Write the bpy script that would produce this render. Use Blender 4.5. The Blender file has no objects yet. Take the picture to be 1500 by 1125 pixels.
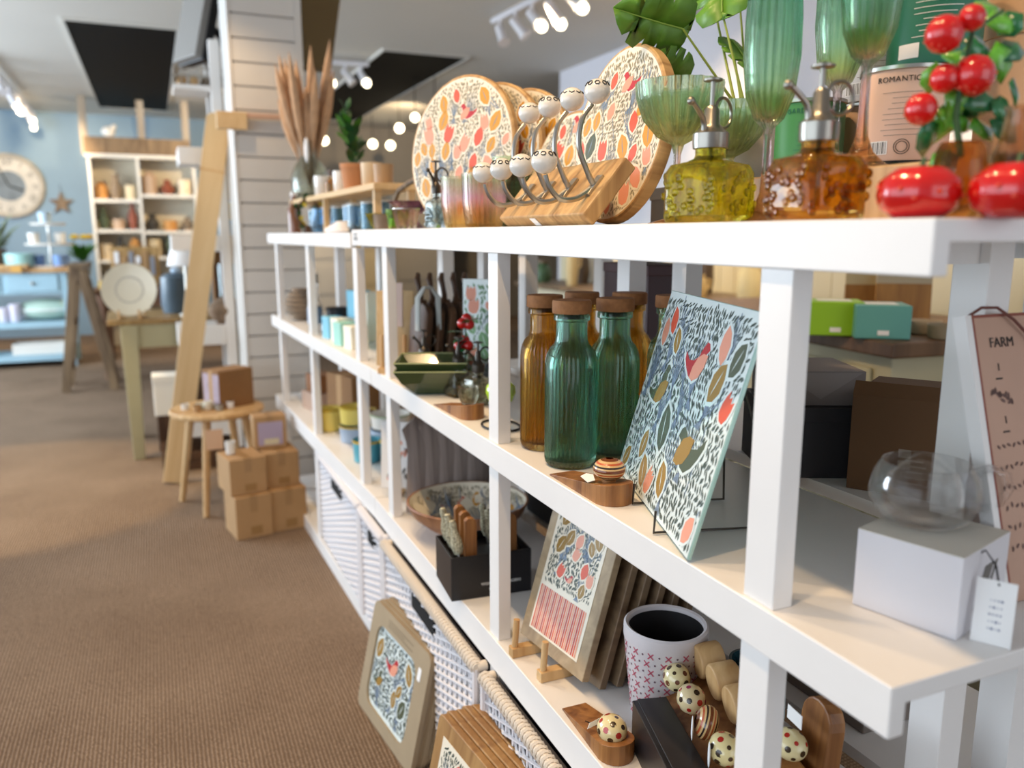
import bpy, bmesh, math, random
from mathutils import Vector, Matrix, Euler
C = bpy.context.scene.collection
SC = bpy.context.scene
PI = math.pi
R = math.radians
# ------------------------------------------------------------------ camera
CAM_Z, FPX = 1.1856, 1190.0
_H = 562.5 - 343.0
_p = math.atan(_H / FPX)
_yaw = math.atan((750 - 223) / math.hypot(FPX, _H))
FW = Vector((math.sin(_yaw) * math.cos(_p), math.cos(_yaw) * math.cos(_p), -math.sin(_p)))
RT = Vector((math.cos(_yaw), -math.sin(_yaw), 0))
UP = RT.cross(FW)
cam = bpy.data.cameras.new('camera'); cam_o = bpy.data.objects.new('camera', cam); C.objects.link(cam_o)
m = Matrix((RT, UP, -FW)).transposed().to_4x4(); m.translation = (0, 0, CAM_Z)
cam_o.matrix_world = m
cam.sensor_width = 36; cam.lens = FPX / 1500 * 36; cam.clip_start = .02
cam.dof.use_dof = True; cam.dof.focus_distance = 1.12; cam.dof.aperture_fstop = 3.2
SC.camera = cam_o
# ------------------------------------------------------------------ light and exposure
w = bpy.data.worlds.new('world'); SC.world = w; w.use_nodes = True
w.node_tree.nodes['Background'].inputs[0].default_value = (.80, .90, 1, 1)
w.node_tree.nodes['Background'].inputs[1].default_value = .9
def area(name, loc, target, sx, sy, power, col):
    l = bpy.data.lights.new(name, 'AREA'); l.shape = 'RECTANGLE'; l.size = sx; l.size_y = sy; l.energy = power; l.color = col
    o = bpy.data.objects.new(name, l); C.objects.link(o); o.location = loc
    o.rotation_euler = (Vector(target) - Vector(loc)).to_track_quat('-Z', 'Y').to_euler(); return o
def spot(name, loc, target, power, col, ang=70, blend=.5, rad=.03):
    l = bpy.data.lights.new(name, 'SPOT'); l.energy = power; l.color = col; l.spot_size = R(ang); l.spot_blend = blend; l.shadow_soft_size = rad
    o = bpy.data.objects.new(name, l); C.objects.link(o); o.location = loc
    o.rotation_euler = (Vector(target) - Vector(loc)).to_track_quat('-Z', 'Y').to_euler(); return o
DAY = (.74, .87, 1.0); WARM = (1.0, .74, .44); AISLE = (1.0, .68, .36)
area('shop_window_daylight', (-3.3, .6, 1.35), (1, 1.0, 1.0), 5.2, 2.1, 66, DAY)
area('far_window_daylight', (-3.3, 6.2, 1.5), (1, 6.4, 1.3), 4.0, 1.8, 230, DAY)
area('door_daylight', (1.6, -2.3, 1.4), (1.4, 2, 1.2), 2.4, 2.0, 12, (.95, .97, 1.0))
for i, (y, pw) in enumerate(((.45, 27), (.95, 27), (1.5, 27), (2.1, 27), (2.8, 26), (3.6, 22))):
    spot('aisle_spot', (.12, y, 2.44), (.50, y + .05, .8), pw, AISLE, 95, .6, .035)
spot('floor_spot', (-.9, 4.2, 2.4), (-.75, 4.3, 0), 130, (1, .72, .34), 46, .25, .02)
spot('back_spot', (2.0, 4.4, 2.4), (3.0, 3.6, 1.0), 110, WARM, 110, .6, .04)
spot('back_spot', (2.2, 2.2, 2.4), (2.9, 2.4, .9), 70, WARM, 110, .6, .04)
spot('far_spot', (-1.0, 9.0, 2.4), (-1.2, 10.5, 1.2), 120, WARM, 110, .6, .04)
spot('far_spot', (.9, 8.0, 2.4), (.3, 9.6, 1.2), 110, WARM, 110, .6, .04)
spot('far_spot', (2.6, 8.4, 2.4), (2.6, 10.4, 1.4), 90, WARM, 120, .6, .04)
SC.view_settings.view_transform = 'Standard'; SC.view_settings.look = 'None'; SC.view_settings.gamma = 1
SC.view_settings.use_curve_mapping = False
SC.view_settings.exposure = 0.22
SC.cycles.use_denoising = True
SC.cycles.max_bounces = 14; SC.cycles.transmission_bounces = 14; SC.cycles.transparent_max_bounces = 24
SC.cycles.sample_clamp_indirect = 4; SC.cycles.caustics_reflective = False; SC.cycles.caustics_refractive = False
# ------------------------------------------------------------------ survey: where a sight line meets a real surface of the room
def ray(x, y): return FW + RT * ((x - 750) / FPX) - UP * ((y - 562.5) / FPX)
def at(x, y, ax, v):
    d = ray(x, y); o = Vector((0, 0, CAM_Z)); return o + d * ((v - o[ax]) / d[ax])
def dep(p): return (Vector(p) - Vector((0, 0, CAM_Z))).dot(FW)
def pos(px, d, z):
    rz = (z - CAM_Z) / d; return Vector((0, 0, CAM_Z)) + ray(px, 562.5 - (rz - FW.z) / UP.z * FPX) * d
def wid(p, n): return n * dep(p) / FPX
def tall(b, y):
    lo, hi = -1.0, 4.0
    for _ in range(40):
        k = (lo + hi) / 2; q = Vector((b[0], b[1], k - CAM_Z))
        if 562.5 - FPX * q.dot(UP) / q.dot(FW) > y: lo = k
        else: hi = k
    return lo - b[2]
# ------------------------------------------------------------------ mesh helpers
class MB:
    def __init__(s): s.v = []; s.f = []; s.m = []; s.s = []
    def add(s, vs, fs, T=None, mat=0, sm=False):
        n = len(s.v)
        if T is not None: vs = [T @ Vector(q) for q in vs]
        s.v += [tuple(q) for q in vs]
        for q in fs: s.f.append([n + i for i in q]); s.m.append(mat); s.s.append(sm)
        return s
    def box(s, x0, x1, y0, y1, z0, z1, T=None, mat=0):
        return s.add([(x0,y0,z0),(x1,y0,z0),(x1,y1,z0),(x0,y1,z0),(x0,y0,z1),(x1,y0,z1),(x1,y1,z1),(x0,y1,z1)],
                     [(0,3,2,1),(4,5,6,7),(0,1,5,4),(1,2,6,5),(2,3,7,6),(3,0,4,7)], T, mat)
    def lathe(s, prof, n=24, T=None, mat=0, rib=None, close=False, sq=0):
        vs, fs = [], []; k = len(prof)
        for i in range(n):
            a = 2 * PI * i / n
            for (r, z, *fl) in prof:
                rr = r
                if rib and (not fl or fl[0]): rr = r * (1 + rib[1] * math.cos(rib[0] * a) )
                if sq and fl and fl[0] > 0:
                    c = max(abs(math.cos(a)), abs(math.sin(a))); rr = r * (1 + (min(1 / c, 1.28) - 1) * fl[0])
                vs.append((rr * math.cos(a), rr * math.sin(a), z))
        for i in range(n):
            j = (i + 1) % n
            for q in range(k if close else k - 1):
                q2 = (q + 1) % k
                if prof[q][0] < 1e-6: 
                    if prof[q2][0] > 1e-6: fs.append((i*k+q, j*k+q2, i*k+q2))
                elif prof[q2][0] < 1e-6: fs.append((i*k+q, j*k+q, i*k+q2))
                else: fs.append((i*k+q, j*k+q, j*k+q2, i*k+q2))
        return s.add(vs, fs, T, mat, True)
    def tube(s, pts, r, n=8, T=None, mat=0, caps=True, loop=False, flat=1.0):
        pts = [Vector(q) for q in pts]; k = len(pts); rs = r if isinstance(r, (list, tuple)) else [r] * k
        vs, fs = [], []; up = None
        for i, q in enumerate(pts):
            if loop: t = pts[(i + 1) % k] - pts[i - 1]
            else: t = pts[min(i + 1, k - 1)] - pts[max(i - 1, 0)]
            t.normalize()
            if up is None: up = Vector((0, 0, 1)) if abs(t.z) < .9 else Vector((1, 0, 0))
            x = t.cross(up); 
            if x.length < 1e-4: x = t.orthogonal()
            x.normalize(); y = x.cross(t); up = y
            for j in range(n):
                a = 2 * PI * j / n; vs.append(q + x * rs[i] * math.cos(a) + y * rs[i] * flat * math.sin(a))
        for i in range(k if loop else k - 1):
            i2 = (i + 1) % k
            for j in range(n): fs.append((i*n+j, i*n+(j+1)%n, i2*n+(j+1)%n, i2*n+j))
        if caps and not loop: fs.append(tuple(range(n))); fs.append(tuple(range((k-1)*n, k*n)))
        return s.add(vs, fs, T, mat, True)
    def prism(s, poly, z0, z1, T=None, mat=0):
        n = len(poly)
        vs = [(x, y, z0) for x, y in poly] + [(x, y, z1) for x, y in poly]
        fs = [tuple(range(n))[::-1], tuple(range(n, 2*n))] + [(i, (i+1)%n, n+(i+1)%n, n+i) for i in range(n)]
        return s.add(vs, fs, T, mat, n > 12)
    def flat(s, poly, z, T=None, mat=0): return s.add([(x, y, z) for x, y in poly], [tuple(range(len(poly)))], T, mat)
    def ball(s, c, r, sx=1, sy=1, sz=1, n=16, k=10, T=None, mat=0):
        L = Matrix.Translation(c) @ Matrix.Diagonal((sx, sy, sz, 1))
        prof = [(r * math.sin(PI * i / k) if 0 < i < k else 0, -r * math.cos(PI * i / k)) for i in range(k + 1)]
        return s.lathe(prof, n, (T @ L) if T is not None else L, mat)
    def build(s, name, mats, parent=None, loc=None, rot=None, bev=0, fix=True, seg=2):
        me = bpy.data.meshes.new(name); me.from_pydata(s.v, [], s.f)
        if not isinstance(mats, (list, tuple)): mats = [mats]
        for q in mats: me.materials.append(q)
        me.polygons.foreach_set('material_index', s.m); me.polygons.foreach_set('use_smooth', s.s)
        if fix:
            b = bmesh.new(); b.from_mesh(me); bmesh.ops.recalc_face_normals(b, faces=b.faces); b.to_mesh(me); b.free()
        if any(s.s): me.set_sharp_from_angle(angle=R(42))
        o = bpy.data.objects.new(name, me); C.objects.link(o)
        if parent is not None: o.parent = parent
        if loc is not None: o.location = loc
        if rot is not None: o.rotation_euler = rot
        if bev:
            md = o.modifiers.new('edge', 'BEVEL'); md.width = bev; md.segments = seg; md.limit_method = 'ANGLE'; md.angle_limit = R(40)
        return o
def thing(name, label, cat, loc=(0, 0, 0), rotz=0, group=None, rot=None):
    o = bpy.data.objects.new(name, None); C.objects.link(o); o.empty_display_size = .05
    o.location = loc; o.rotation_euler = rot if rot is not None else (0, 0, rotz)
    o['label'] = label; o['category'] = cat
    if group: o['group'] = group
    return o
def tag(o, label, cat, group=None):
    o['label'] = label; o['category'] = cat
    if group: o['group'] = group
    return o
def struct(o, parent=None): o['kind'] = 'structure'; return o
def basis(e, origin, xa, ya):
    xa = Vector(xa).normalized(); ya = Vector(ya); ya = (ya - xa * ya.dot(xa)).normalized(); za = xa.cross(ya)
    M = Matrix((xa, ya, za)).transposed().to_4x4(); M.translation = origin
    e.matrix_world = M; return e
def copy_tree(o, parent=None):
    c = o.copy(); C.objects.link(c)
    if parent is not None: c.parent = parent
    for ch in list(o.children): copy_tree(ch, c)
    return c
def dup(o, loc, label, rotz=None, scale=None, group=None):
    c = copy_tree(o); c.location = loc; c['label'] = label
    if rotz is not None: c.rotation_euler = (0, 0, rotz)
    if scale: c.scale = (scale,) * 3 if not isinstance(scale, tuple) else scale
    if group: c['group'] = group
    return c
def RX(a): return Matrix.Rotation(a, 4, 'X')
def RY(a): return Matrix.Rotation(a, 4, 'Y')
def RZ(a): return Matrix.Rotation(a, 4, 'Z')
def smooth(pts, n=4):
    P = [Vector(q) for q in pts]; out = []
    for i in range(len(P) - 1):
        a, b, c, d = P[max(i - 1, 0)], P[i], P[i + 1], P[min(i + 2, len(P) - 1)]
        for k in range(n):
            t = k / n; out.append(.5 * ((2 * b) + (c - a) * t + (2 * a - 5 * b + 4 * c - d) * t * t + (3 * b - a - 3 * c + d) * t ** 3))
    return out + [P[-1]]
def TR(*v): return Matrix.Translation(v if len(v) == 3 else v[0])
# ------------------------------------------------------------------ materials
def lin(h):
    if isinstance(h, str): c = [int(h[i:i+2], 16) / 255 for i in (0, 2, 4)]
    else: c = [q / 255 for q in h]
    return tuple((q / 12.92 if q <= .04045 else ((q + .055) / 1.055) ** 2.4) for q in c) + (1,)
_M = {}
def mat(name, col, rough=.5, metal=0, vary=0, vs=6, bump=0, bs=60, spec=.5, coat=0, sss=0):
    if name in _M: return _M[name]
    mt = bpy.data.materials.new(name); mt.use_nodes = True; N = mt.node_tree.nodes; L = mt.node_tree.links; b = N['Principled BSDF']
    c = lin(col); b.inputs['Base Color'].default_value = c; b.inputs['Roughness'].default_value = rough; b.inputs['Metallic'].default_value = metal
    b.inputs['Specular IOR Level'].default_value = spec; b.inputs['Coat Weight'].default_value = coat
    if sss: b.inputs['Subsurface Weight'].default_value = sss; b.inputs['Subsurface Radius'].default_value = (.01, .004, .003)
    if vary or bump:
        tc = N.new('ShaderNodeTexCoord')
    if vary:
        nz = N.new('ShaderNodeTexNoise'); nz.inputs['Scale'].default_value = vs; nz.inputs['Detail'].default_value = 4
        L.new(tc.outputs['Object'], nz.inputs['Vector'])
        rp = N.new('ShaderNodeValToRGB'); rp.color_ramp.elements[0].position = .3; rp.color_ramp.elements[1].position = .7
        rp.color_ramp.elements[0].color = tuple(q * (1 - vary) for q in c[:3]) + (1,); rp.color_ramp.elements[1].color = tuple(min(1, q * (1 + vary * .6)) for q in c[:3]) + (1,)
        L.new(nz.outputs['Fac'], rp.inputs[0]); L.new(rp.outputs[0], b.inputs['Base Color'])
    if bump:
        n2 = N.new('ShaderNodeTexNoise'); n2.inputs['Scale'].default_value = bs; n2.inputs['Detail'].default_value = 3
        L.new(tc.outputs['Object'], n2.inputs['Vector'])
        bp = N.new('ShaderNodeBump'); bp.inputs['Strength'].default_value = bump; bp.inputs['Distance'].default_value = .004
        L.new(n2.outputs['Fac'], bp.inputs['Height']); L.new(bp.outputs[0], b.inputs['Normal'])
    _M[name] = mt; return mt
def wood(name, c1, c2, scale=14, stretch=(1, 1, .08), rough=.5, coat=0):
    if name in _M: return _M[name]
    mt = bpy.data.materials.new(name); mt.use_nodes = True; N = mt.node_tree.nodes; L = mt.node_tree.links; b = N['Principled BSDF']
    tc = N.new('ShaderNodeTexCoord'); mp = N.new('ShaderNodeMapping'); mp.inputs['Scale'].default_value = tuple(scale * q for q in stretch)
    L.new(tc.outputs['Object'], mp.inputs[0])
    nz = N.new('ShaderNodeTexNoise'); nz.inputs['Scale'].default_value = 1.6; nz.inputs['Detail'].default_value = 6; nz.inputs['Distortion'].default_value = 1.2
    L.new(mp.outputs[0], nz.inputs['Vector'])
    rp = N.new('ShaderNodeValToRGB'); e = rp.color_ramp.elements; e[0].position = .32; e[1].position = .66
    e[0].color = lin(c1); e[1].color = lin(c2)
    L.new(nz.outputs['Fac'], rp.inputs[0]); L.new(rp.outputs[0], b.inputs['Base Color'])
    bp = N.new('ShaderNodeBump'); bp.inputs['Strength'].default_value = .25; bp.inputs['Distance'].default_value = .002
    L.new(nz.outputs['Fac'], bp.inputs['Height']); L.new(bp.outputs[0], b.inputs['Normal'])
    b.inputs['Roughness'].default_value = rough; b.inputs['Coat Weight'].default_value = coat
    _M[name] = mt; return mt
def thin(h, e=.42):
    c = lin(h); return tuple(q ** e for q in c[:3]) + (1,)
def glass(name, tint, clear=.35, rough=.02, grad=None):
    """real refracting glass mixed with straight-through transmission for the thin wall; grad = [(z, colour) ...] tints along the height"""
    if name in _M: return _M[name]
    mt = bpy.data.materials.new(name); mt.use_nodes = True; N = mt.node_tree.nodes; L = mt.node_tree.links; b = N['Principled BSDF']
    b.inputs['Base Color'].default_value = thin(tint); b.inputs['Transmission Weight'].default_value = 1; b.inputs['Roughness'].default_value = rough; b.inputs['IOR'].default_value = 1.45
    tr = N.new('ShaderNodeBsdfTransparent'); tr.inputs[0].default_value = thin(tint)
    mx = N.new('ShaderNodeMixShader'); mx.inputs[0].default_value = clear
    L.new(b.outputs[0], mx.inputs[1]); L.new(tr.outputs[0], mx.inputs[2]); L.new(mx.outputs[0], N['Material Output'].inputs[0])
    if grad:
        tc = N.new('ShaderNodeTexCoord'); sp = N.new('ShaderNodeSeparateXYZ'); L.new(tc.outputs['Object'], sp.inputs[0])
        zm = max(z for z, _ in grad); dv = N.new('ShaderNodeMath'); dv.operation = 'DIVIDE'; dv.inputs[1].default_value = zm; L.new(sp.outputs[2], dv.inputs[0])
        rp = N.new('ShaderNodeValToRGB'); els = rp.color_ramp.elements
        els[0].position = 0; els[0].color = thin(grad[0][1]); els[1].position = 1; els[1].color = thin(grad[-1][1])
        for z, cc in grad[1:-1]: q = els.new(z / zm); q.color = thin(cc)
        L.new(dv.outputs[0], rp.inputs[0]); L.new(rp.outputs[0], b.inputs['Base Color']); L.new(rp.outputs[0], tr.inputs[0])
    _M[name] = mt; return mt
def lamp_mat(name, col, power):
    if name in _M: return _M[name]
    mt = bpy.data.materials.new(name); mt.use_nodes = True; b = mt.node_tree.nodes['Principled BSDF']
    b.inputs['Base Color'].default_value = (1, 1, 1, 1); b.inputs['Emission Color'].default_value = lin(col); b.inputs['Emission Strength'].default_value = power
    _M[name] = mt; return mt
WHITE = mat('shelf_white_paint', 'ece9e6', .42, vary=.03, vs=5)
PLY = WHITE
CREAM = mat('cream_paint', 'd8cdb0', .55, vary=.05)
OAK = wood('pale_oak', 'b98d58', 'd9b684')
PINE = wood('pale_pine', 'c9a878', 'd9bc8e', 7, (1, .06, 1))
ACACIA = wood('acacia', '6b3f1f', 'a5713f', 22, rough=.42)
WALNUT = wood('dark_walnut', '3a2618', '6a4930', 20)
DRIFT = wood('rustic_brown', '5c4835', '8d7558', 12)
MANGO = wood('mango_wood', '9a7245', 'd0aa74', 16)
KRAFT = mat('kraft_card', 'b08a5e', .8, vary=.08, vs=9)
KRAFT_D = mat('brown_card', '8a6238', .8, vary=.08, vs=9)
CARD_GREY = mat('grey_kraft_frame', 'a08e72', .7, vary=.06, vs=12)
BLACK = mat('black_card', '17161a', .38)
METAL = mat('brushed_metal', 'b6b2aa', .3, 1)
DKMETAL = mat('dark_metal', '55504a', .32, 1)
BLKWIRE = mat('black_wire', '1a1816', .45, .5)
PAPER = mat('white_paper', 'f0efee', .7)
INK = mat('black_ink', '1c1a1a', .7)
GREYINK = mat('grey_ink', '6e6a66', .7)
LEAF = mat('leaf_green', '3f7a22', .42, vary=.3, vs=20)
LEAFD = mat('dark_leaf', '235026', .45, vary=.3, vs=20)
RED = mat('glossy_red', 'd21414', .18, coat=.6, vary=.12, vs=40)
CERAM = mat('white_ceramic', 'e6e2da', .2, coat=.5)
BLACKP = mat('black_paint', '1b1715', .4)
_T = {}
def glyphs(body, size, align='LEFT', ext=.0002):
    k = (body, size, align)
    if k not in _T:
        cu = bpy.data.curves.new('type', 'FONT'); cu.body = body; cu.size = size; cu.align_x = align; cu.extrude = ext; cu.resolution_u = 3
        o = bpy.data.objects.new('type', cu); me = o.to_mesh(); _T[k] = ([tuple(v.co) for v in me.vertices], [tuple(q.vertices) for q in me.polygons])
        o.to_mesh_clear(); bpy.data.objects.remove(o); bpy.data.curves.remove(cu)
    return _T[k]
def text(name, body, size, m, parent, loc, rot=(0, 0, 0), align='LEFT', ext=.0002):
    return MB().add(*glyphs(body, size, align, ext)).build(name, m, parent, loc, rot, fix=False)
# ------------------------------------------------------------------ the setting
def carpet():
    mt = bpy.data.materials.new('loop_carpet'); mt.use_nodes = True; N = mt.node_tree.nodes; L = mt.node_tree.links; b = N['Principled BSDF']
    tc = N.new('ShaderNodeTexCoord'); b.inputs['Roughness'].default_value = .95; b.inputs['Specular IOR Level'].default_value = .1
    w1 = N.new('ShaderNodeTexWave'); w1.wave_type = 'BANDS'; w1.bands_direction = 'X'; w1.inputs['Scale'].default_value = 34; w1.inputs['Distortion'].default_value = 2.5; w1.inputs['Detail'].default_value = 2; w1.inputs['Detail Scale'].default_value = 3
    w2 = N.new('ShaderNodeTexWave'); w2.wave_type = 'BANDS'; w2.bands_direction = 'Y'; w2.inputs['Scale'].default_value = 34; w2.inputs['Distortion'].default_value = 2.5; w2.inputs['Detail'].default_value = 2; w2.inputs['Detail Scale'].default_value = 3
    for q in (w1, w2): L.new(tc.outputs['Object'], q.inputs[0])
    mu = N.new('ShaderNodeMath'); mu.operation = 'MULTIPLY'; L.new(w1.outputs['Fac'], mu.inputs[0]); L.new(w2.outputs['Fac'], mu.inputs[1])
    nz = N.new('ShaderNodeTexNoise'); nz.inputs['Scale'].default_value = 2.2; nz.inputs['Detail'].default_value = 8; L.new(tc.outputs['Object'], nz.inputs[0])
    rp = N.new('ShaderNodeValToRGB'); e = rp.color_ramp.elements; e[0].position = .03; e[1].position = .6; e[0].color = lin('6e5a49'); e[1].color = lin('b59d86')
    L.new(mu.outputs[0], rp.inputs[0])
    mx = N.new('ShaderNodeMix'); mx.data_type = 'RGBA'; mx.blend_type = 'MULTIPLY'; mx.inputs[0].default_value = .5
    r2 = N.new('ShaderNodeValToRGB'); r2.color_ramp.elements[0].position = .35; r2.color_ramp.elements[1].position = .65; r2.color_ramp.elements[0].color = (.62, .58, .55, 1)
    L.new(nz.outputs['Fac'], r2.inputs[0]); L.new(rp.outputs[0], mx.inputs[6]); L.new(r2.outputs[0], mx.inputs[7]); L.new(mx.outputs[2], b.inputs['Base Color'])
    bp = N.new('ShaderNodeBump'); bp.inputs['Strength'].default_value = .6; bp.inputs['Distance'].default_value = .006
    L.new(mu.outputs[0], bp.inputs['Height']); L.new(bp.outputs[0], b.inputs['Normal'])
    return mt
CH = 2.55; YB = 10.9
struct(MB().box(-3.6, 7, -2.6, YB + .1, -.1, 0).build('floor', carpet()))
seam = mat('carpet_seam', '6a5444', .95)
CEIL = mat('ceiling_paint', 'd2cfc8', .8, vary=.03, vs=1)
struct(MB().box(-3.6, 7, -2.6, YB + .1, CH, CH + .1).build('ceiling', CEIL))
BLUE = mat('blue_wall_paint', '87a2b8', .7, vary=.06, vs=1.5)
TAUPE = mat('taupe_wall_paint', '8f887e', .8, vary=.08, vs=2)
LILAC = mat('white_wall_paint', 'dcdbe2', .75, vary=.03, vs=1)
WAINS = mat('cream_panel_paint', 'e2d6b4', .55, vary=.05, vs=3)
struct(MB().box(-3.6, .7, YB, YB + .1, 0, CH).build('wall_back', BLUE))
struct(MB().box(.7, 7, YB, YB + .1, 0, CH).build('wall_back', TAUPE))
XR = 3.3
wr = struct(MB().box(XR, XR + .1, -2.6, 6.55, 0, CH).build('wall_right', LILAC))
me = None
for i in range(42):     # tongue-and-groove boards on the lower wall
    y = .6 + i * .14
    if me is None:
        o = MB().box(XR - .014, XR, 0, .134, .02, 1.22).build('plank', WAINS, wr, bev=.004); me = o.data
    else:
        o = bpy.data.objects.new('plank', me); C.objects.link(o); o.parent = wr
    o.location = (0, y, 0)
struct(MB().box(XR - .03, XR, .6, 6.5, 1.22, 1.25).build('trim_1', WAINS))
struct(MB().box(7, 7.1, 6.5, YB, 0, CH).build('wall_far_right', TAUPE))
struct(MB().box(XR + .1, 7.1, 6.45, 6.55, 0, CH).build('wall_return', TAUPE))
# left wall with its shop windows (beyond the frame), front wall
wl = MB()
wl.box(-3.6, -3.5, -2.6, YB, 0, .3).box(-3.6, -3.5, -2.6, YB, 2.42, CH)
for a, b_ in ((-2.6, -2.0), (3.2, 4.1), (8.3, YB)): wl.box(-3.6, -3.5, a, b_, .3, 2.42)
struct(wl.build('wall_left', LILAC))
struct(MB().box(-3.6, .2, -2.7, -2.6, 0, CH).box(3, 3.4, -2.7, -2.6, 0, CH).build('wall_front', LILAC))
for i, (a, b_) in enumerate(((-2.0, 3.2), (4.1, 8.3))):
    f = MB().box(-3.58, -3.52, a, a + .06, .3, 2.42).box(-3.58, -3.52, b_ - .06, b_, .3, 2.42).box(-3.58, -3.52, a, b_, .3, .36).box(-3.58, -3.52, a, b_, 2.36, 2.42)
    f.box(-3.58, -3.52, (a + b_) / 2 - .03, (a + b_) / 2 + .03, .36, 2.36)
    struct(f.build('window_%d' % (i + 1), WHITE))
# black ceiling panels
for lab, (x0, x1, y0, y1) in (('black rectangular ceiling panel left of the shiplap pillar', (-.42, .25, 6.22, 10.2)), ('black rectangular ceiling panel to the right of the shiplap pillar', (1.69, 2.35, 6.27, 10.2))):
    o = thing('ceiling_panel', lab, 'ceiling panel', ((x0 + x1) / 2, (y0 + y1) / 2, CH))
    w_, h_ = (x1 - x0) / 2, (y1 - y0) / 2
    MB().box(-w_, w_, -h_, h_, -.012, 0).build('panel', mat('black_gloss_panel', '060606', .75, spec=.15), o)
    fr = MB()
    for q in ((-w_ - .015, -w_), (w_, w_ + .015)): fr.box(q[0], q[1], -h_ - .015, h_ + .015, -.018, 0)
    for q in ((-h_ - .015, -h_), (h_, h_ + .015)): fr.box(-w_, w_, q[0], q[1], -.018, 0)
    fr.build('frame', CEIL, o)
# shiplap pillar
px0, px1, py = at(352, 300, 1, 3.97).x, at(444, 100, 1, 3.97).x, 3.97
wc = struct(MB().box(px0 + .012, px1 - .012, py + .012, py + .35, 0, CH).build('wall_pillar', mat('pillar_core', 'a6a39f', .7)))
SHIP = mat('shiplap_paint', 'd5d2cd', .6, vary=.04, vs=3)
pitch = .102
pm = MB().box(0, px1 - px0 - .03, 0, .014, .003, pitch - .004).build('plank', SHIP, wc, (px0, py, 0), bev=.002); me = pm.data
for i in range(1, 25):
    o = pm.copy(); C.objects.link(o); o.location = (px0, py, i * pitch)
MB().box(px1 - .03, px1, py - .004, py + .36, 0, CH).build('corner_trim', SHIP, wc)
MB().box(px0 - .012, px0, py - .004, py + .36, 0, CH).build('corner_trim', SHIP, wc)
# ------------------------------------------------------------------ shelving
ZT, ZM, ZB = 1.1975, .826, .4565
LIPX = .52
def shelving(name, label, y0, y1, posts, org=None, ang=0, dz=0, depth=.31, top=None):
    o = thing(name, label, 'shelf', (0, 0, 0))
    if org is None: org = Vector((LIPX, 0, 0))
    o.location = (org.x, org.y, 0); o.rotation_euler = (0, 0, ang)
    for z, lip, zz in ((ZT + dz, .043, 0), (ZM, .047, 1), (ZB, .061, 1)):
        a, b = (y0, y1) if zz or top is None else top
        # one board with a deeper front lip, run along the unit
        MB().prism([(0, z - lip), (.018, z - lip), (.018, z - .018), (depth, z - .018), (depth, z), (0, z)], -b, -a, RX(PI / 2)).build('shelf_board', WHITE, o, bev=.0016)
    for y in posts:
        for nm, x, w_ in (('post', .005, .024), ('post', depth - .048, .036)):
            lp_ = (.061, .047, .043) if x < .1 else (.018, .018, .018)
            MB().box(x, x + w_, y, y + .043, 0 if x > .1 else .055, ZB - lp_[0]).box(x, x + w_, y, y + .043, ZB, ZM - lp_[1]).box(x, x + w_, y, y + .043, ZM, ZT + dz - lp_[2]).build(nm, WHITE, o, bev=.0012)
        for z in (ZT + dz, ZM, ZB):
            MB().box(.0295, depth - .0485, y + .012, y + .032, z - .042, z - .0185).build('cross_rail', WHITE, o)
    MB().box(0, .018, y0 + .02, y1, 0, .055).box(.0185, depth, y0 + .02, y1, .036, .054).build('plinth', WHITE, o, bev=.002)
    return o
shelving('shelving_unit', 'long white open shelving unit with three boards stocked with homeware, nearest the camera', .427, 2.158, (.573, 1.266, 1.982), top=(.427, 2.335))
ANG = R(1.7)
FORG = Vector((LIPX, 2.162, 0))
shelving('shelving_unit', 'far white shelving unit running on to the shiplap pillar', 0, 1.66, (.13, .80, 1.46), FORG, ANG, -.008, top=(.176, 1.66))
def far(x, y, z=0):     # a point in the far unit's own axes
    return FORG + RZ(ANG) @ Vector((x, y, z))
rb = thing('shelving_unit', 'white shelving unit standing back to back behind the near one', 'shelf', (.875, 0, 0))
for z in (ZT - .02, ZM, ZB):
    MB().box(0, .30, .427, 2.158, z - .018, z).build('shelf_board', PLY, rb)
for y in (.567, 1.253, 1.966):
    for x in (.02, .25): MB().box(x, x + .036, y, y + .044, 0, ZB - .018).box(x, x + .036, y, y + .044, ZB, ZM - .018).box(x, x + .036, y, y + .044, ZM, ZT - .038).build('post', WHITE, rb)
# small dark mark on the far end of the near unit's top lip
lm = thing('price_sticker', 'small round white sticker with dark mark on the top lip at the joint', 'sticker', (LIPX, 2.285, 1.176))
MB().lathe([(0, 0), (.019, 0), (.019, .0006), (0, .0006)], 20, RY(-PI / 2)).build('disc', PAPER, lm, (-.0002, 0, 0))
text('lettering', 'GG', .030, INK, lm, (-.0012, .022, -.008), (PI / 2, 0, -PI / 2), ext=.0003)
# ------------------------------------------------------------------ printed leaf-and-bird pattern: flat print laid on a face, in the face's own plane
P_STROKE = mat('print_dark_green', '46544c', .45); P_SOFT = mat('print_olive_grey', '8f866a', .45); P_MUST = mat('print_mustard', '9a7730', .45); P_CORAL = mat('print_coral', 'd9573a', .45)
P_PINK = mat('print_pink', 'e49a80', .45); P_RED = mat('print_red', 'b4232c', .45); P_OLIVE = mat('print_olive', '4d5640', .45)
P_CREAM = mat('print_cream', 'ece3cf', .45); P_ICE = mat('print_pale_ice', 'e2efee', .25, coat=.4); P_STEM = mat('print_stem_blue', '7c8fa6', .45)
P_GOLD = mat('print_gold', 'cf9428', .45)
LEAFP = [(0, -.5), (.16, -.32), (.24, -.02), (.17, .28), (0, .5), (-.17, .28), (-.24, -.02), (-.16, -.32)]
TULIP = [(0, -.5), (.2, -.4), (.27, -.1), (.26, .2), (.2, .5), (.08, .3), (0, .48), (-.1, .3), (-.2, .5), (-.26, .2), (-.27, -.1), (-.2, -.4)]
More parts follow.
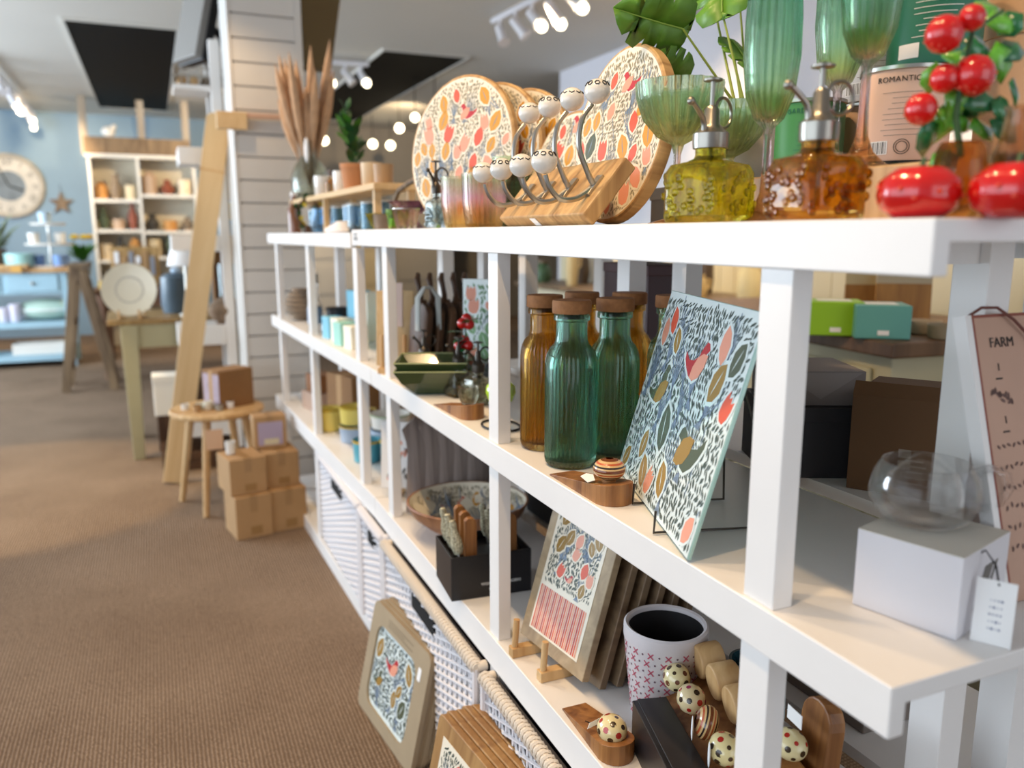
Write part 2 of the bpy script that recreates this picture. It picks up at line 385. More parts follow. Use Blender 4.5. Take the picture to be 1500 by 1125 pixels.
SLIV = [(0, -.5), (.17, -.1), (.12, .2), (0, .5), (-.15, .1), (-.12, -.2)]
BIRD = [(-.62, .30), (-.50, .42), (-.36, .44), (-.22, .30), (-.10, .10), (.14, -.02), (.40, -.04), (.72, .10), (.66, -.06), (.46, -.22), (.20, -.36), (-.10, -.42), (-.32, -.30), (-.44, -.06), (-.48, .20)]
def tf(poly, x, y, s, a, sx=1):
    c, q = math.cos(a), math.sin(a); return [(x + s * (u * sx * c - v * q), y + s * (u * sx * q + v * c)) for u, v in poly]
def printed(inside, x0, x1, y0, y1, base, seed, unit=.03, dens=1.0, birds=(), stroke=.0105, warm=False, z=.0002, up=PI / 2):
    """returns a mesh of flat colour shapes; base None leaves the ground to the board itself"""
    rd = random.Random(seed); b = MB(); dz = .00012
    mats = [P_SOFT if warm else P_STROKE, P_GOLD if warm else P_MUST, P_CORAL, P_PINK, P_RED, P_OLIVE, base, P_STEM]
    def ok(poly, sl=0): return all(inside(u, v) for u, v in poly)
    # stems
    n = int((x1 - x0) / unit * 1.6)
    for i in range(n):
        x = x0 + (i + rd.random()) * (x1 - x0) / n; y = y0 + rd.random() * (y1 - y0) * .6; a = PI / 2 + rd.uniform(-.5, .5); pts = []
        for k in range(11):
            pts.append((x, y, a)); a += rd.uniform(-.1, .1); x += math.cos(a) * unit * .42; y += math.sin(a) * unit * .42
        wq = unit * .022
        for k in range(10):
            q = []
            for (u, v, t), s_ in ((pts[k], -1), (pts[k], 1), (pts[k+1], 1), (pts[k+1], -1)): q.append((u - math.sin(t) * wq * s_, v + math.cos(t) * wq * s_))
            if ok(q): b.flat(q, z + dz, None, 7)
    # fans of fine grass blades
    for i in range(int(2.2 * (x1 - x0) * (y1 - y0) / unit ** 2 / 4)):
        x, y = rd.uniform(x0, x1), rd.uniform(y0, y1); a0 = PI / 2 + rd.uniform(-.5, .5); L_ = unit * rd.uniform(1.4, 2.4)
        for k in range(-3, 4):
            a = a0 + k * .17; q = tf([(-.009, 0), (.009, 0), (.012, .6), (0, 1), (-.012, .6)], x + k * unit * .07, y, L_ * (1 - .04 * abs(k)), a - PI / 2)
            if ok(q): b.flat(q, z + 2.5 * dz, None, 7)
    # small leaf strokes
    st = stroke * .88; yy = y0; row = 0
    while yy < y1:
        xx = x0 + (row % 2) * st * .35
        while xx < x1:
            u, v = xx + rd.uniform(-.3, .3) * st, yy + rd.uniform(-.3, .3) * st
            a = .45 * math.sin(u * 26 + seed) + .35 * math.cos(v * 21 + seed * 2) + (.42 if row % 2 else -.42) + rd.uniform(-.2, .2)
            q = tf(SLIV, u, v, stroke * rd.uniform(.75, 1.15), a, .95)
            if rd.random() < .97 and ok(q): b.flat(q, z + 2 * dz, None, 0)
            xx += st * .56
        yy += st; row += 1
    # motifs
    got = []
    def free(u, v, r): return all((u - p) ** 2 + (v - q) ** 2 > ((r + t) * .82) ** 2 for p, q, t in got)
    for (u, v, s, fl) in birds:
        got.append((u, v, s * .55))
        for col, g, k in ((6, 1.16, 3), (4 if fl >= 0 else 5, 1, 4)):
            q = tf(BIRD, u, v, s * g * .5, 0 if fl >= 0 else .35, 1 if abs(fl) == 1 else -1)
            b.flat(q, z + k * dz, None, col)
        q = tf(LEAFP, u - (.12 if abs(fl) == 1 else -.12) * s, v - .05 * s, s * .46, -.9, 1.1); b.flat(q, z + 5 * dz, None, 3 if fl >= 0 else 1)
    tries = int(dens * 16 * (x1 - x0) * (y1 - y0) / unit ** 2 / 3)
    for t in range(tries):
        u, v = rd.uniform(x0, x1), rd.uniform(y0, y1); kind = rd.choices((1, 2, 3, 5), (5, 2.4, 2.6, .7))[0]
        s = unit * rd.uniform(.85, 1.3) * (1.2 if kind == 5 else 1 if kind == 1 else .85); r = s * .44
        if not free(u, v, r): continue
        a = rd.uniform(-.6, .6); sh = TULIP if kind in (2, 3) and rd.random() < .5 else LEAFP
        if not ok(tf(sh, u, v, s * 1.2, a, 1.35)): continue
        got.append((u, v, r))
        b.flat(tf(sh, u, v, s * 1.22, a, 1.45), z + 3 * dz, None, 6); b.flat(tf(sh, u, v, s, a, 1.35), z + 4 * dz, None, kind)
        if kind in (1, 5): b.flat(tf(SLIV, u, v, s * .72, a, .18), z + 5 * dz, None, 6 if not warm else 7)
    return b, mats
def rect_in(x0, x1, y0, y1): return lambda u, v: x0 < u < x1 and y0 < v < y1
# ------------------------------------------------------------------ top shelf: boards, rack, tumblers
def round_board(label, center, normal, rad, seed, squash=1.0, thick=.018, tilt=0.1, roll=0):
    o = thing('round_board', label, 'serving board', group='printed round boards on the top shelf')
    z = Vector(normal); z.z = tilt; z.normalize(); y = Vector((0, 0, 1)); y = (y - z * y.dot(z)).normalized(); x = y.cross(z)
    basis(o, center, x, y)
    pr = [(0, -thick / 2), (rad - .004, -thick / 2), (rad, -thick / 2 + .004), (rad, thick / 2 - .003), (rad - .003, thick / 2), (0, thick / 2)]
    S_ = RZ(roll) @ Matrix.Diagonal((squash, 1, 1, 1)) if squash != 1 else None
    MB().lathe(pr, 56, S_).build('board', MANGO, o)
    rr = rad - .006
    pb = MB().lathe([(0, thick / 2 + .0001), (rr, thick / 2 + .0001)], 56, S_)
    face = pb.build('printed_ground', P_CREAM, o, fix=False)
    ins = lambda u, v: (u / (rr - .002) / squash) ** 2 + (v / (rr - .002)) ** 2 < 1
    q, ms = printed(ins, -rr, rr, -rr, rr, P_CREAM, seed, .038, .95, warm=True, stroke=.0088, z=thick / 2 + .0003, birds=((.02, .08, .075, 1), (-.04, -.07, .075, 2)))
    q.build('printed_pattern', ms, o, fix=False)
    return o
TOP = ZT
r1 = .155
round_board('large round printed board, frontmost of three behind the pump mister', (.606, 1.65, TOP + r1 * .993 + .002), (-.93, -.40, 0), r1, 3)
round_board('middle round printed board showing its rim behind the front one', (.665, 1.632, TOP + .149), (-.93, -.37, 0), .148, 5)
round_board('rearmost round printed board of the three leaning together', (.722, 1.605, TOP + .143), (-.93, -.33, 0), .142, 7)
round_board('oval printed board with thick bark-brown edge behind the toast rack', (.700, 1.165, TOP + .142), (-.99, -.06, 0), .140, 11, squash=.88, thick=.024, tilt=.16, roll=0)
round_board('round printed board half hidden behind the toast rack prongs', (.735, 1.40, TOP + .108), (-.97, -.22, 0), .107, 13, tilt=.14)
# toast rack with ball-topped prongs
RY0, RY1 = 1.02, 1.325
tr = thing('toast_rack', 'wooden toast rack with ball-topped metal prongs tipped on its side', 'toast rack', (.552, (RY0 + RY1) / 2, TOP))
L2 = (RY1 - RY0) / 2; la = R(50)
PT = TR(.018, 0, 0) @ RY(-la)          # plank axes: local x runs up the slope, local z is the face normal towards the aisle
MB().box(0, .105, -L2, L2, -.0, .024, PT).build('base', MANGO, tr, bev=.003)
MB().box(0, .001, -.02, .0, .004, .020, PT @ TR(-.0012, .03, 0)).build('price_label', PAPER, tr)
fn = PT.to_3x3() @ Vector((0, 0, 1)); fx = PT.to_3x3() @ Vector((1, 0, 0)); fo = PT @ Vector((.052, 0, .024))
for i in range(4):
    y = -L2 + .028 + i * .076
    f0 = fo + Vector((0, y, 0))
    MB().box(-.018, .018, -.008, .008, 0, .004, TR(f0) @ RY(-la)).build('foot_plate', METAL, tr)
    for k, (pts, top) in enumerate((([(0, 0), (-.012, .02), (-.026, .055), (-.022, .09), (-.006, .112)], (.002, .130)),
                                    ([(-.006, -.004), (-.030, -.018), (-.055, -.018), (-.072, -.002), (-.078, .014)], (-.080, .032)))):
        b = MB().tube(smooth([f0 + Vector((u, 0, v)) for u, v in pts], 4), [.0046] * 4 + [.0040] * 9 + [.0036] * 4, 8)
        pg = b.build('prong', METAL, tr)
        bl = MB(); c = f0 + Vector((top[0], 0, top[1])); bl.ball(c, .0185, 1, 1, .92, 18, 12)
        bo = bl.build('ceramic_ball', CERAM, tr)
        dm = MB()
        for j in range(9):
            a = 2 * PI * j / 9
            d = Vector((math.cos(a) * .8, math.sin(a) * .8, .55)).normalized(); q = c + Vector((d.x * .0186, d.y * .0186, d.z * .0172))
            t = d.cross(Vector((0, 0, 1))).normalized(); u = d.cross(t)
            if i % 2: pts2 = [q - t * .004, q + u * .003, q + t * .004]
            else: pts2 = [q + (t * math.cos(w_) + u * math.sin(w_)) * .0035 for w_ in [x * PI / 3 for x in range(7)]]
            dm.tube(pts2, .0007, 5)
        dm.build('painted_marks', BLACKP, tr)
# iridescent tumblers
def tumbler(label, loc, h, r, g, name='glass_tumbler'):
    o = thing(name, label, 'tumbler', loc, group='ribbed tumblers on the top shelf')
    MB().lathe([(0, 0), (r * .74, 0), (r * .82, .004), (r * .97, h * .45), (r, h), (r - .0022, h, 0), (r * .93, h * .45, 0), (r * .76, .008, 0), (0, .007, 0)], 96, None, 0, (24, .022)).build('glass', g, o)
    return o
IRI = glass('iridescent_glass', 'f2c0a8', .58, .03, [(0, 'ffdc80'), (.03, 'ffd9ae'), (.055, 'f6d2dc'), (.11, 'c4e0b4')])
tumbler('ribbed pink and amber tumbler right beside the pump mister', (.565, 1.545, TOP), .098, .041, IRI)
tumbler('ribbed pink and amber tumbler beside the toast rack end', (.568, 1.435, TOP), .098, .041, IRI)
GRNG = glass('pale_green_glass', 'b9d8a8', .45, .03)
tumbler('tall pale green ribbed tumbler behind the toast rack', (.650, 1.50, TOP), .135, .036, GRNG)
# misters
def mister(label, loc, tint, hgt, wd, rz=.35, nm='mister_bottle', clear=.3, head=None):
    head = head or mat('aged_pewter', '9a958c', .32, 1)
    o = thing(nm, label, 'plant mister', loc, rz)
    r = wd / 2; g = glass('mister_glass_' + tint, tint, clear, .03)
    gb = hgt * .44; nb = hgt * .56; nr = r * .40
    prof = [(0, .001), (r * .9, .001, 1), (r * .94, .006, 1), (r * .94, gb * .80, 1), (r * .86, gb * .93, .8), (nr * 1.15, gb * 1.0, 0), (nr, gb * 1.08, 0), (nr, nb, 0),
            (nr - .003, nb, 0), (nr - .003, gb * 1.06, 0), (r * .78, gb * .90, .7), (r * .84, gb * .75, 1), (r * .84, .009, 1), (0, .008)]
    MB().lathe(prof, 48, None, 0, None, False, 1).build('bottle', g, o)
    em = MB(); rd = random.Random(len(label))
    for s_ in range(4):
        T = RZ(s_ * PI / 2) @ TR(r * .955, 0, 0)
        for k in range(26):
            yy, zz = rd.uniform(-.8, .8) * r, rd.uniform(.12, .78) * gb
            em.ball((0, yy, zz), .0045, .35, 1, 1, 6, 4, T)
    em.build('embossed_pattern', g, o)
    c = nb
    MB().lathe([(0, c - .006), (nr * 1.18, c - .006), (nr * 1.22, c), (nr * 1.22, c + .010), (nr * .9, c + .014), (nr * .55, c + .020), (nr * .5, c + .036), (nr * .3, c + .040), (0, c + .040)], 28).build('pump_collar', head, o)
    MB().tube([(0, 0, c + .038), (0, 0, hgt - .003)], .0026, 10).lathe([(0, hgt - .004), (.0105, hgt - .003), (.0105, hgt - .001), (.004, hgt + .001), (0, hgt + .001)], 20).build('plunger', head, o)
    MB().tube([(-nr * .8, 0, c + .006), (-nr * .85, 0, c + .018), (-nr * 1.05, 0, c + .026), (-nr * 1.6, 0, c + .033), (-nr * 2.3, 0, c + .041)], [.0034, .0033, .0031, .0028, .0026], 10).ball((-nr * 2.45, 0, c + .041), .0045).build('spout', head, o)
    k_ = hgt * .105; MB().tube([(nr * .55 + k_ * (.85 + math.cos(t)), 0, c + .018 + k_ + k_ * math.sin(t)) for t in [2 * PI * j / 18 for j in range(18)]], .0019, 8, None, 0, False, True).build('ring_handle', head, o)
    MB().tube([(0, 0, c - .006), (.001, 0, .016)], .0024, 8).build('dip_tube', DKMETAL, o)
    return o
mister('yellow embossed glass mister with metal pump beside the oval board', (.582, .778, TOP), 'd8cf20', .158, .083)
mister('amber embossed glass mister with metal pump, in front of the flutes', (.562, .592, TOP), 'c98a1c', .138, .072, -.1)
o_ = mister('small clear mister with black pump in front of the round boards', (.550, 1.66, TOP), 'cfe0e4', .138, .04, .3, head=DKMETAL)
# flutes and coupes
FLG = glass('green_flute_glass', '8fc7a2', .42, .02, [(0, 'f4b56a'), (.03, 'f2b27c'), (.06, 'd9aebc'), (.105, 'd8c0c8'), (.125, 'b9cf86'), (.16, '9dcea6'), (.27, '8cc8b0')])
def flute(label, loc):
    o = thing('champagne_flute', label, 'champagne flute', loc, group='green champagne flutes')
    h = .27; sh = .104
    out = [(0, 0), (.032, .0, 0), (.033, .002, 0), (.024, .006, 0), (.012, .018, 0), (.0062, .034, 0), (.0048, .06, 0), (.0045, .092, 0), (.0060, sh, 0), (.016, sh + .010), (.0255, sh + .034), (.0300, sh + .075), (.0295, sh + .115), (.0265, h)]
    inn = [(.0250, h, 0), (.0278, sh + .115, 0), (.0283, sh + .075, 0), (.0235, sh + .036, 0), (.014, sh + .014, 0), (0, sh + .007, 0)]
    MB().lathe(out + inn, 112, None, 0, (22, .028)).build('glass', FLG, o)
    return o
RIS = .055
flute('tall green ribbed flute between the yellow and amber misters', (.640, .752, TOP))
flute('green ribbed flute behind the amber mister, standing on the wooden riser', (.775, .790, TOP + RIS))
flute('green ribbed flute with pink stem in front of the pink tin', (.690, .665, TOP + RIS))
CPG = glass('green_coupe_glass', 'a8c78c', .42, .02, [(0, 'f0b070'), (.03, 'e4b8a0'), (.085, 'd6c4c4'), (.10, 'b8b45c'), (.13, 'a7c992'), (.19, '9fd0ae')])
def coupe(label, loc):
    o = thing('coupe_glass', label, 'coupe glass', loc, group='green coupe glasses')
    s0, h, r = .098, .172, .0535
    out = [(0, 0), (.034, 0, 0), (.034, .002, 0), (.012, .008, 0), (.005, .03, 0), (.0045, s0 - .012, 0), (.008, s0, 0), (.026, s0 + .010), (.043, s0 + .030), (.0515, s0 + .054), (r, h)]
    inn = [(r - .0016, h, 0), (.0498, s0 + .054, 0), (.0408, s0 + .032, 0), (.024, s0 + .014, 0), (0, s0 + .008, 0)]
    MB().lathe(out + inn, 112, None, 0, (22, .028)).build('glass', CPG, o)
    return o
coupe('green ribbed coupe glass standing right beside the oval board', (.612, .885, TOP))
coupe('green ribbed coupe glass behind, in front of the plant pot', (.778, .994, TOP))
# riser, plant, cartons, tins
o = tag(MB().box(.655, .945, .45, .90, 0, RIS - .001).build('wooden_riser', wood('riser_wood', 'b98f5f', 'd3ad7c'), None, (0, 0, TOP), bev=.002), 'low pale wooden riser under the tins and flutes', 'riser')
gc = thing('storage_carton', 'low grey carton under the pale plant pot', 'box', (.875, 1.10, TOP), -.1)
MB().box(-.09, .09, -.10, .12, 0, .062).build('carton', mat('grey_card', '6d6a66', .7), gc, bev=.002); MB().box(-.092, .092, -.102, .122, .045, .0655).build('lid', mat('grey_card_lid', '7d7a76', .7), gc, bev=.002)
pp = thing('potted_monstera', 'monstera with split leaves in a pale round pot on a grey carton', 'plant', (.868, 1.085, TOP + .066))
MB().lathe([(0, 0), (.052, 0), (.060, .03), (.062, .085), (.058, .098), (.053, .098), (.054, .085), (0, .080)], 36).build('pot', mat('stoneware_pot', 'c9c2b4', .6, vary=.06, vs=14), pp)
MB().lathe([(0, .081), (.053, .0815)], 20).build('soil', mat('soil', '3a2c22', .95), pp)
def monstera_leaf(parent, base, tip_dir, side, size, m=LEAF):
    b = MB(); t = Vector(tip_dir).normalized(); s_ = Vector(side); s_ = (s_ - t * s_.dot(t)).normalized(); nrm = t.cross(s_)
    half = [(0, 0), (.16, -.12), (.34, -.08), (.45, .10), (.47, .22), (.26, .27), (.47, .31), (.46, .46), (.24, .47), (.43, .56), (.38, .70), (.18, .66), (.30, .79), (.18, .92), (0, 1.05)]
    vs, fs = [], []
    for sg in (1, -1):
        n0 = len(vs)
        for u, v in half: vs.append(Vector(base) + t * v * size + s_ * u * sg * size + nrm * (-.35 * u * u - .12 * v * v + .06 * v) * size)
        mid = [Vector(base) + t * v * size + nrm * (-.12 * v * v + .06 * v) * size for u, v in half]
        n1 = len(vs); vs += mid
        for i in range(len(half) - 1): fs.append((n0 + i, n0 + i + 1, n1 + i + 1, n1 + i))
    b.add(vs, fs, None, 0, True)
    lf = b.build('leaf', m, parent, fix=False)
    lf.modifiers.new('thick', 'SOLIDIFY').thickness = .0012
    MB().tube([Vector(base) + t * v * size + nrm * (-.12 * v * v + .06 * v) * size + nrm * .001 for v in (0, .3, .6, .95)], [.0014, .0012, .001, .0006], 6).build('midrib', mat('midrib_green', '7ea044', .5), lf)
    return lf
def inpot(x, y, d):
    """a point seen along a sight line at depth d, in the pot's own axes"""
    q = ray(x, y); q = Vector((0, 0, CAM_Z)) + q * d; return q - pp.location
STEMM = mat('plant_stem', '8fa03c', .5)
for (bx, by, tx, ty, d0, d1, sz, root) in ((1000, 42, 880, 8, 1.24, 1.19, .112, (0, 0, .08)), (1000, 118, 960, 92, 1.30, 1.25, .085, (.008, 0, .08)), (1040, -20, 1010, -80, 1.36, 1.36, .11, (0, .01, .08)),
                                     (1058, 18, 1058, -40, 1.28, 1.30, .11, (.01, 0, .08)), (1072, 60, 1098, 95, 1.33, 1.30, .075, (.012, .01, .08)), (1082, -15, 1150, -60, 1.38, 1.40, .10, (.015, 0, .08))):
    B0 = inpot(bx, by, d0); T0 = inpot(tx, ty, d1); t = T0 - B0; side = t.cross(FW)
    monstera_leaf(pp, B0, t, side.normalized() * .72 + FW * .7, sz, mat('monstera_green', '5f8f2c', .4, vary=.25, vs=14))
    r0 = Vector(root); mid = (r0 + B0) / 2 + Vector((0, 0, .02)) + (r0 - B0) * .15
    MB().tube([r0, r0 + Vector((0, 0, .03)), mid, B0], [.0032, .003, .0022, .0016], 7).build('stem', STEMM, pp)
bx = thing('lamp_carton', 'white product carton with a black lamp printed on it', 'box', (.965, 1.10, TOP), -.35)
MB().box(-.07, .05, -.05, .06, 0, .155).build('carton', mat('carton_white', 'bdb6b0', .6), bx, bev=.0015)
MB().flat([(-.04, .03), (-.02, .02), (0, .03), (0, .08), (-.02, .10), (-.04, .08)], 0, TR(0, -.0506, 0) @ RX(PI / 2)).flat([(-.05, .11), (-.035, .11), (-.035, .14), (-.05, .14)], 0, TR(.045, -.0506, 0) @ RX(PI / 2)).build('printed_lamp', INK, bx, fix=False)
def tin(label, loc, r, h, body, title, ink, rz, lines=9, bar=True, seal=False):
    o = thing('grow_tin', label, 'tin', loc, rz, group='labelled tins on the riser')
    MB().lathe([(0, 0), (r * .99, 0), (r, .002), (r, h - .002), (r * .99, h), (0, h)], 48).build('tin', body, o)
    MB().lathe([(r, h - .001), (r + .0016, h), (r + .0016, h + .004), (r - .002, h + .004), (r - .002, h + .002), (0, h + .002)], 48).build('rim', METAL, o)
    lab = MB()
    def arc(a0, a1, z0, z1, mi=0, lift=.0006):
        n = max(2, int(abs(a1 - a0) / .08)); vs = []
        for i in range(n + 1):
            a = a0 + (a1 - a0) * i / n; vs += [((r + lift) * math.cos(a), (r + lift) * math.sin(a), z0), ((r + lift) * math.cos(a), (r + lift) * math.sin(a), z1)]
        lab.add(vs, [(2*i, 2*i+2, 2*i+3, 2*i+1) for i in range(n)], None, mi)
    rd = random.Random(len(label))
    for i in range(lines):
        z = h * .74 - i * h * .058; arc(-.5 + rd.uniform(0, .25), .55 - rd.uniform(0, .25), z, z + h * .006, 2)
    if bar:
        arc(-.78, -.30, h * .07, h * .22, 1, .0005)
        for i in range(12):
            a = -.76 + i * .038; arc(a, a + (.012 if i % 3 else .024), h * .08, h * .21)
    if seal:
        vs = []
        for k in range(2):
            rr = h * (.085 if k == 0 else .062)
            for i in range(28):
                a0, a1 = 2 * PI * i / 28, 2 * PI * (i + 1) / 28
                q = [(rr * math.cos(a), rr * math.sin(a)) for a in (a0, a1)] + [((rr - h * .008) * math.cos(a), (rr - h * .008) * math.sin(a)) for a in (a1, a0)]
                lab.add([((r + .0007) * math.cos(u / r), (r + .0007) * math.sin(u / r), h * .15 + v) for u, v in q], [(0, 1, 2, 3)])
    lab.build('printed_label', [ink, PAPER, mat('fine_print_grey', '8c7f78', .7) if ink is INK or ink is GREYINK else ink], o, fix=False)
    if title:
        sz = h * .085; tb = MB(); adv = []
        for ch in title:
            xs = [v[0] for v in glyphs(ch, sz, 'CENTER')[0]]; adv.append((max(xs) - min(xs) if xs else sz * .3) + sz * .13)
        a = -sum(adv) / 2 / r + .17
        for ch, w_ in zip(title, adv):
            a += w_ / 2 / r
            if ch != ' ': tb.add(*glyphs(ch, sz, 'CENTER'), TR((r + .0006) * math.cos(a), (r + .0006) * math.sin(a), h * .86) @ RZ(a + PI / 2) @ RX(PI / 2))
            a += w_ / 2 / r
        tb.build('lettering', ink, o, fix=False)
    return o
PINKT = mat('tin_pink', 'e3bda6', .5); GREENT = mat('tin_green', '3f8a4e', .45); DGREEN = mat('tin_dark_green', '1f6a52', .45); WHITT = mat('tin_white', 'd8d6d8', .45)
RT_ = TOP + RIS
face = lambda p: math.atan2(-p[1], -p[0])
for lab, (x, y, z), r, h, bd, tt, ik, kw in (
    ('pink tin lettered in black on a dark lid, behind the berry ornament', (.824, .733, RT_ + .016), .050, .100, PINKT, 'ROMANTIC GROW', INK, dict(seal=True)),
    ('mid green tin behind the amber mister', (.800, .860, RT_), .043, .098, GREENT, 'GARDEN IN A TIN', DGREEN, {}),
    ('dark green tin stacked askew on the pink tin', (.850, .722, RT_ + .1215), .050, .105, DGREEN, '', PAPER, {}),
    ('white tin with barcode, behind the dark green tin', (.893, .848, RT_ + .1025), .046, .105, WHITT, '', GREYINK, {}),
    ('pink tin at the back, carrying the white tin', (.895, .850, RT_), .040, .098, PINKT, '', INK, {})):
    tin(lab, (x, y, z), r, h, bd, tt, ik, face((x, y)), **kw)
tb_ = pos(1488, 1.0, RT_); tube_ = thing('paper_tube', 'tall beige paper tube behind the berry ornament at the edge of view', 'tube', (tb_.x, tb_.y, TOP))
MB().lathe([(0, 0), (.052, 0), (.052, .25), (.048, .25), (.048, .01), (0, .01)], 40).build('tube', mat('beige_paper', 'cfa984', .7, vary=.05), tube_); MB().lathe([(.0525, .215), (.054, .216), (.054, .262), (.050, .264), (0, .264)], 40).build('lid', mat('beige_lid', 'c49b74', .7), tube_)
dl = tag(MB().lathe([(0, 0), (.052, 0), (.053, .002), (.053, .012), (.050, .0155), (0, .0155)], 40).build('tin_lid', mat('black_gloss', '141214', .12, coat=.6), None, (.824, .733, RT_)), 'glossy black round lid under the pink tin', 'lid')
# red berry ornaments
def berry_pts(m_, c, r, seed, n=26, sz=1):
    rd = random.Random(seed); b = MB()
    for i in range(n):
        z = 1 - 2 * (i + .5) / n; a = i * 2.39996; q = math.sqrt(1 - z * z)
        b.ball(Vector(c) + Vector((q * math.cos(a) * r, q * math.sin(a) * r, z * r * sz)), r * .07, 1, 1, 1, 6, 4)
    return b
GOLDM = mat('seed_gold', 'c8702a', .3, .4)
for lab, p_ in (('red glass strawberry lying on the top shelf corner, nearest the amber mister', at(1345, 300, 0, .552)), ('red glass strawberry cut off by the edge of view', at(1485, 300, 0, .585))):
    o = thing('glass_strawberry', lab, 'ornament', (p_.x, p_.y, TOP), .3, group='red glass strawberries')
    R_ = .031
    MB().lathe([(0, 0), (R_ * .55, .0), (R_ * .9, .008), (R_, .018), (R_ * .95, .029), (R_ * .6, .0385), (R_ * .2, .040), (0, .0385)], 40, None, 0, (7, .02)).build('fruit', RED, o)
    berry_pts(GOLDM, (0, 0, .020), R_ * .985, 4, 40, .55).build('seeds', mat('seed_red', 'e0482c', .3), o)
    MB().tube([(0, 0, .038), (.004, 0, .046)], .0022, 6).build('stalk', LEAFD, o)
vp = at(1400, 300, 0, .612)
st = thing('strawberry_plant_ornament', 'glass plant with red berries and green leaves growing from an amber vase', 'ornament', (vp.x, vp.y, TOP))
AMB = glass('amber_vase_glass', 'd98a2c', .35, .05)
MB().lathe([(0, .001), (.014, .001), (.019, .012), (.021, .032), (.018, .056), (.0150, .062), (.013, .060), (.016, .05), (.018, .03), (.015, .012), (0, .006)], 32, None, 0, (12, .03)).build('vase', AMB, st)
def loc_of(x, y, d, root): return Vector((0, 0, CAM_Z)) + ray(x, y) * d - root
base = st.location.copy(); dd = dep(vp)
for (x, y, r_, k) in ((1424, 26, .0105, 0), (1383, 50, .0150, 1), (1426, 111, .0165, 2), (1384, 115, .0118, 3), (1349, 160, .0130, 4)):
    q = loc_of(x, y, dd - .01 + k * .004, base)
    bo = MB().ball(q, r_, 1, 1, 1.02, 20, 14).build('berry', RED, st)
    berry_pts(GOLDM, q, r_, k, 22).build('seeds', mat('seed_red', 'e0482c', .3), bo)
def leaf_blade(b, p0, p1, w_, nrm, mat_=0, curl=.15):
    p0, p1 = Vector(p0), Vector(p1); t = p1 - p0; s_ = t.cross(Vector(nrm)).normalized() * w_; n_ = s_.cross(t).normalized() * t.length * curl
    vs = [p0, p0 + t * .3 + s_ * .8, p0 + t * .65 + s_ * .8 - n_ * .4, p1 - n_, p0 + t * .65 - s_ * .8 - n_ * .4, p0 + t * .3 - s_ * .8, p0 + t * .35 + n_ * .25, p0 + t * .68]
    b.add(vs, [(0, 1, 6), (1, 2, 7, 6), (2, 3, 7), (0, 6, 5), (6, 7, 4, 5), (7, 3, 4)], None, mat_, True)
rd = random.Random(5)
for i, (x0, y0, x1, y1) in enumerate(((1385, 190, 1440, 40), (1400, 100, 1470, 60), (1380, 80, 1470, 110), (1395, 150, 1480, 140), (1370, 165, 1440, 180), (1360, 170, 1362, 235), (1440, 30, 1500, 30), (1470, 90, 1500, 50), (1420, 185, 1470, 190), (1450, 150, 1490, 165), (1372, 90, 1365, 140), (1480, 120, 1500, 150), (1390, 215, 1376, 262), (1410, 60, 1465, 75), (1400, 140, 1372, 215), (1450, 175, 1500, 205), (1420, 20, 1480, 5), (1440, 130, 1420, 190), (1460, 60, 1475, 120), (1500, 20, 1460, 50))):
    b = MB(); leaf_blade(b, loc_of(x0, y0, dd + .01, base), loc_of(x1, y1, dd + .012 + .01 * (i % 3), base), .0135, -FW + Vector((0, 0, .3)), 0, .2)
    lf = b.build('leaf', mat('glass_leaf', '2f7a48', .2, vary=.5, vs=60, coat=.5) if i % 2 else mat('glass_leaf_bright', '6cba3a', .2, vary=.4, vs=60, coat=.5), st, fix=False)
    lf.modifiers.new('thick', 'SOLIDIFY').thickness = .0016
MB().tube([(0, 0, .05), loc_of(1400, 170, dd, base), loc_of(1410, 110, dd, base), loc_of(1425, 45, dd, base), loc_of(1470, 15, dd, base)], [.003, .0026, .0022, .002, .0014], 7).build('stem', LEAFD, st)
vq = at(1482, 300, 0, .655)
o = thing('bud_vase', 'peach coloured glass bud vase at the very end of the top shelf', 'vase', (vq.x, vq.y, TOP))
MB().lathe([(0, .001), (.017, .001), (.021, .02), (.020, .05), (.014, .066), (.011, .085), (.013, .09), (.011, .09), (.009, .083), (.012, .066), (.017, .05), (.017, .02), (0, .006)], 32).build('vase', glass('peach_glass', 'd9b08c', .3, .1), o)
# ------------------------------------------------------------------ middle shelf: bottles, glass board, snail stop
CORK = mat('cork', 'a06a3c', .75, vary=.18, vs=120, bump=.2, bs=300)
def bottle(label, p, g, nm):
    o = thing('glass_bottle', label, 'bottle', (p[0], p[1], ZM), group='corked ribbed bottles')
    r = .040
    out = [(0, .002, 0), (r * .86, 0, 0), (r * .97, .005, 0), (r, .012), (r, .160), (r * .985, .168), (r * .93, .177), (r * .82, .186), (r * .70, .192, 0), (r * .63, .199, 0), (r * .61, .206, 0), (r * .61, .228, 0), (r * .70, .230, 0), (r * .70, .237, 0), (r * .66, .240, 0)]
    inn = [(r * .50, .240, 0), (r * .51, .204, 0), (r * .62, .190, 0), (r * .78, .179, 0), (r * .89, .166, 0), (r * .92, .155, 0), (r * .92, .016, 0), (r * .8, .011, 0), (0, .009, 0)]
    MB().lathe(out + inn, 216, None, 0, (36, .026)).build('bottle', g, o)
    MB().lathe([(0, .232), (r * .47, .232), (r * .48, .2405), (r * .74, .2405), (r * .76, .243), (r * .76, .258), (r * .73, .2605), (0, .2605)], 32).build('cork_stopper', CORK, o)
    return o
TEALG = glass('teal_bottle_glass', '74b8a0', .34, 0); AMBG = glass('amber_bottle_glass', 'cf8a1e', .30, 0)
bottle('teal ribbed glass bottle with cork, frontmost and nearest the shelf lip', (.583, 1.108), TEALG, '')
bottle('teal ribbed glass bottle just right of the frontmost one', (.664, 1.115), TEALG, '')
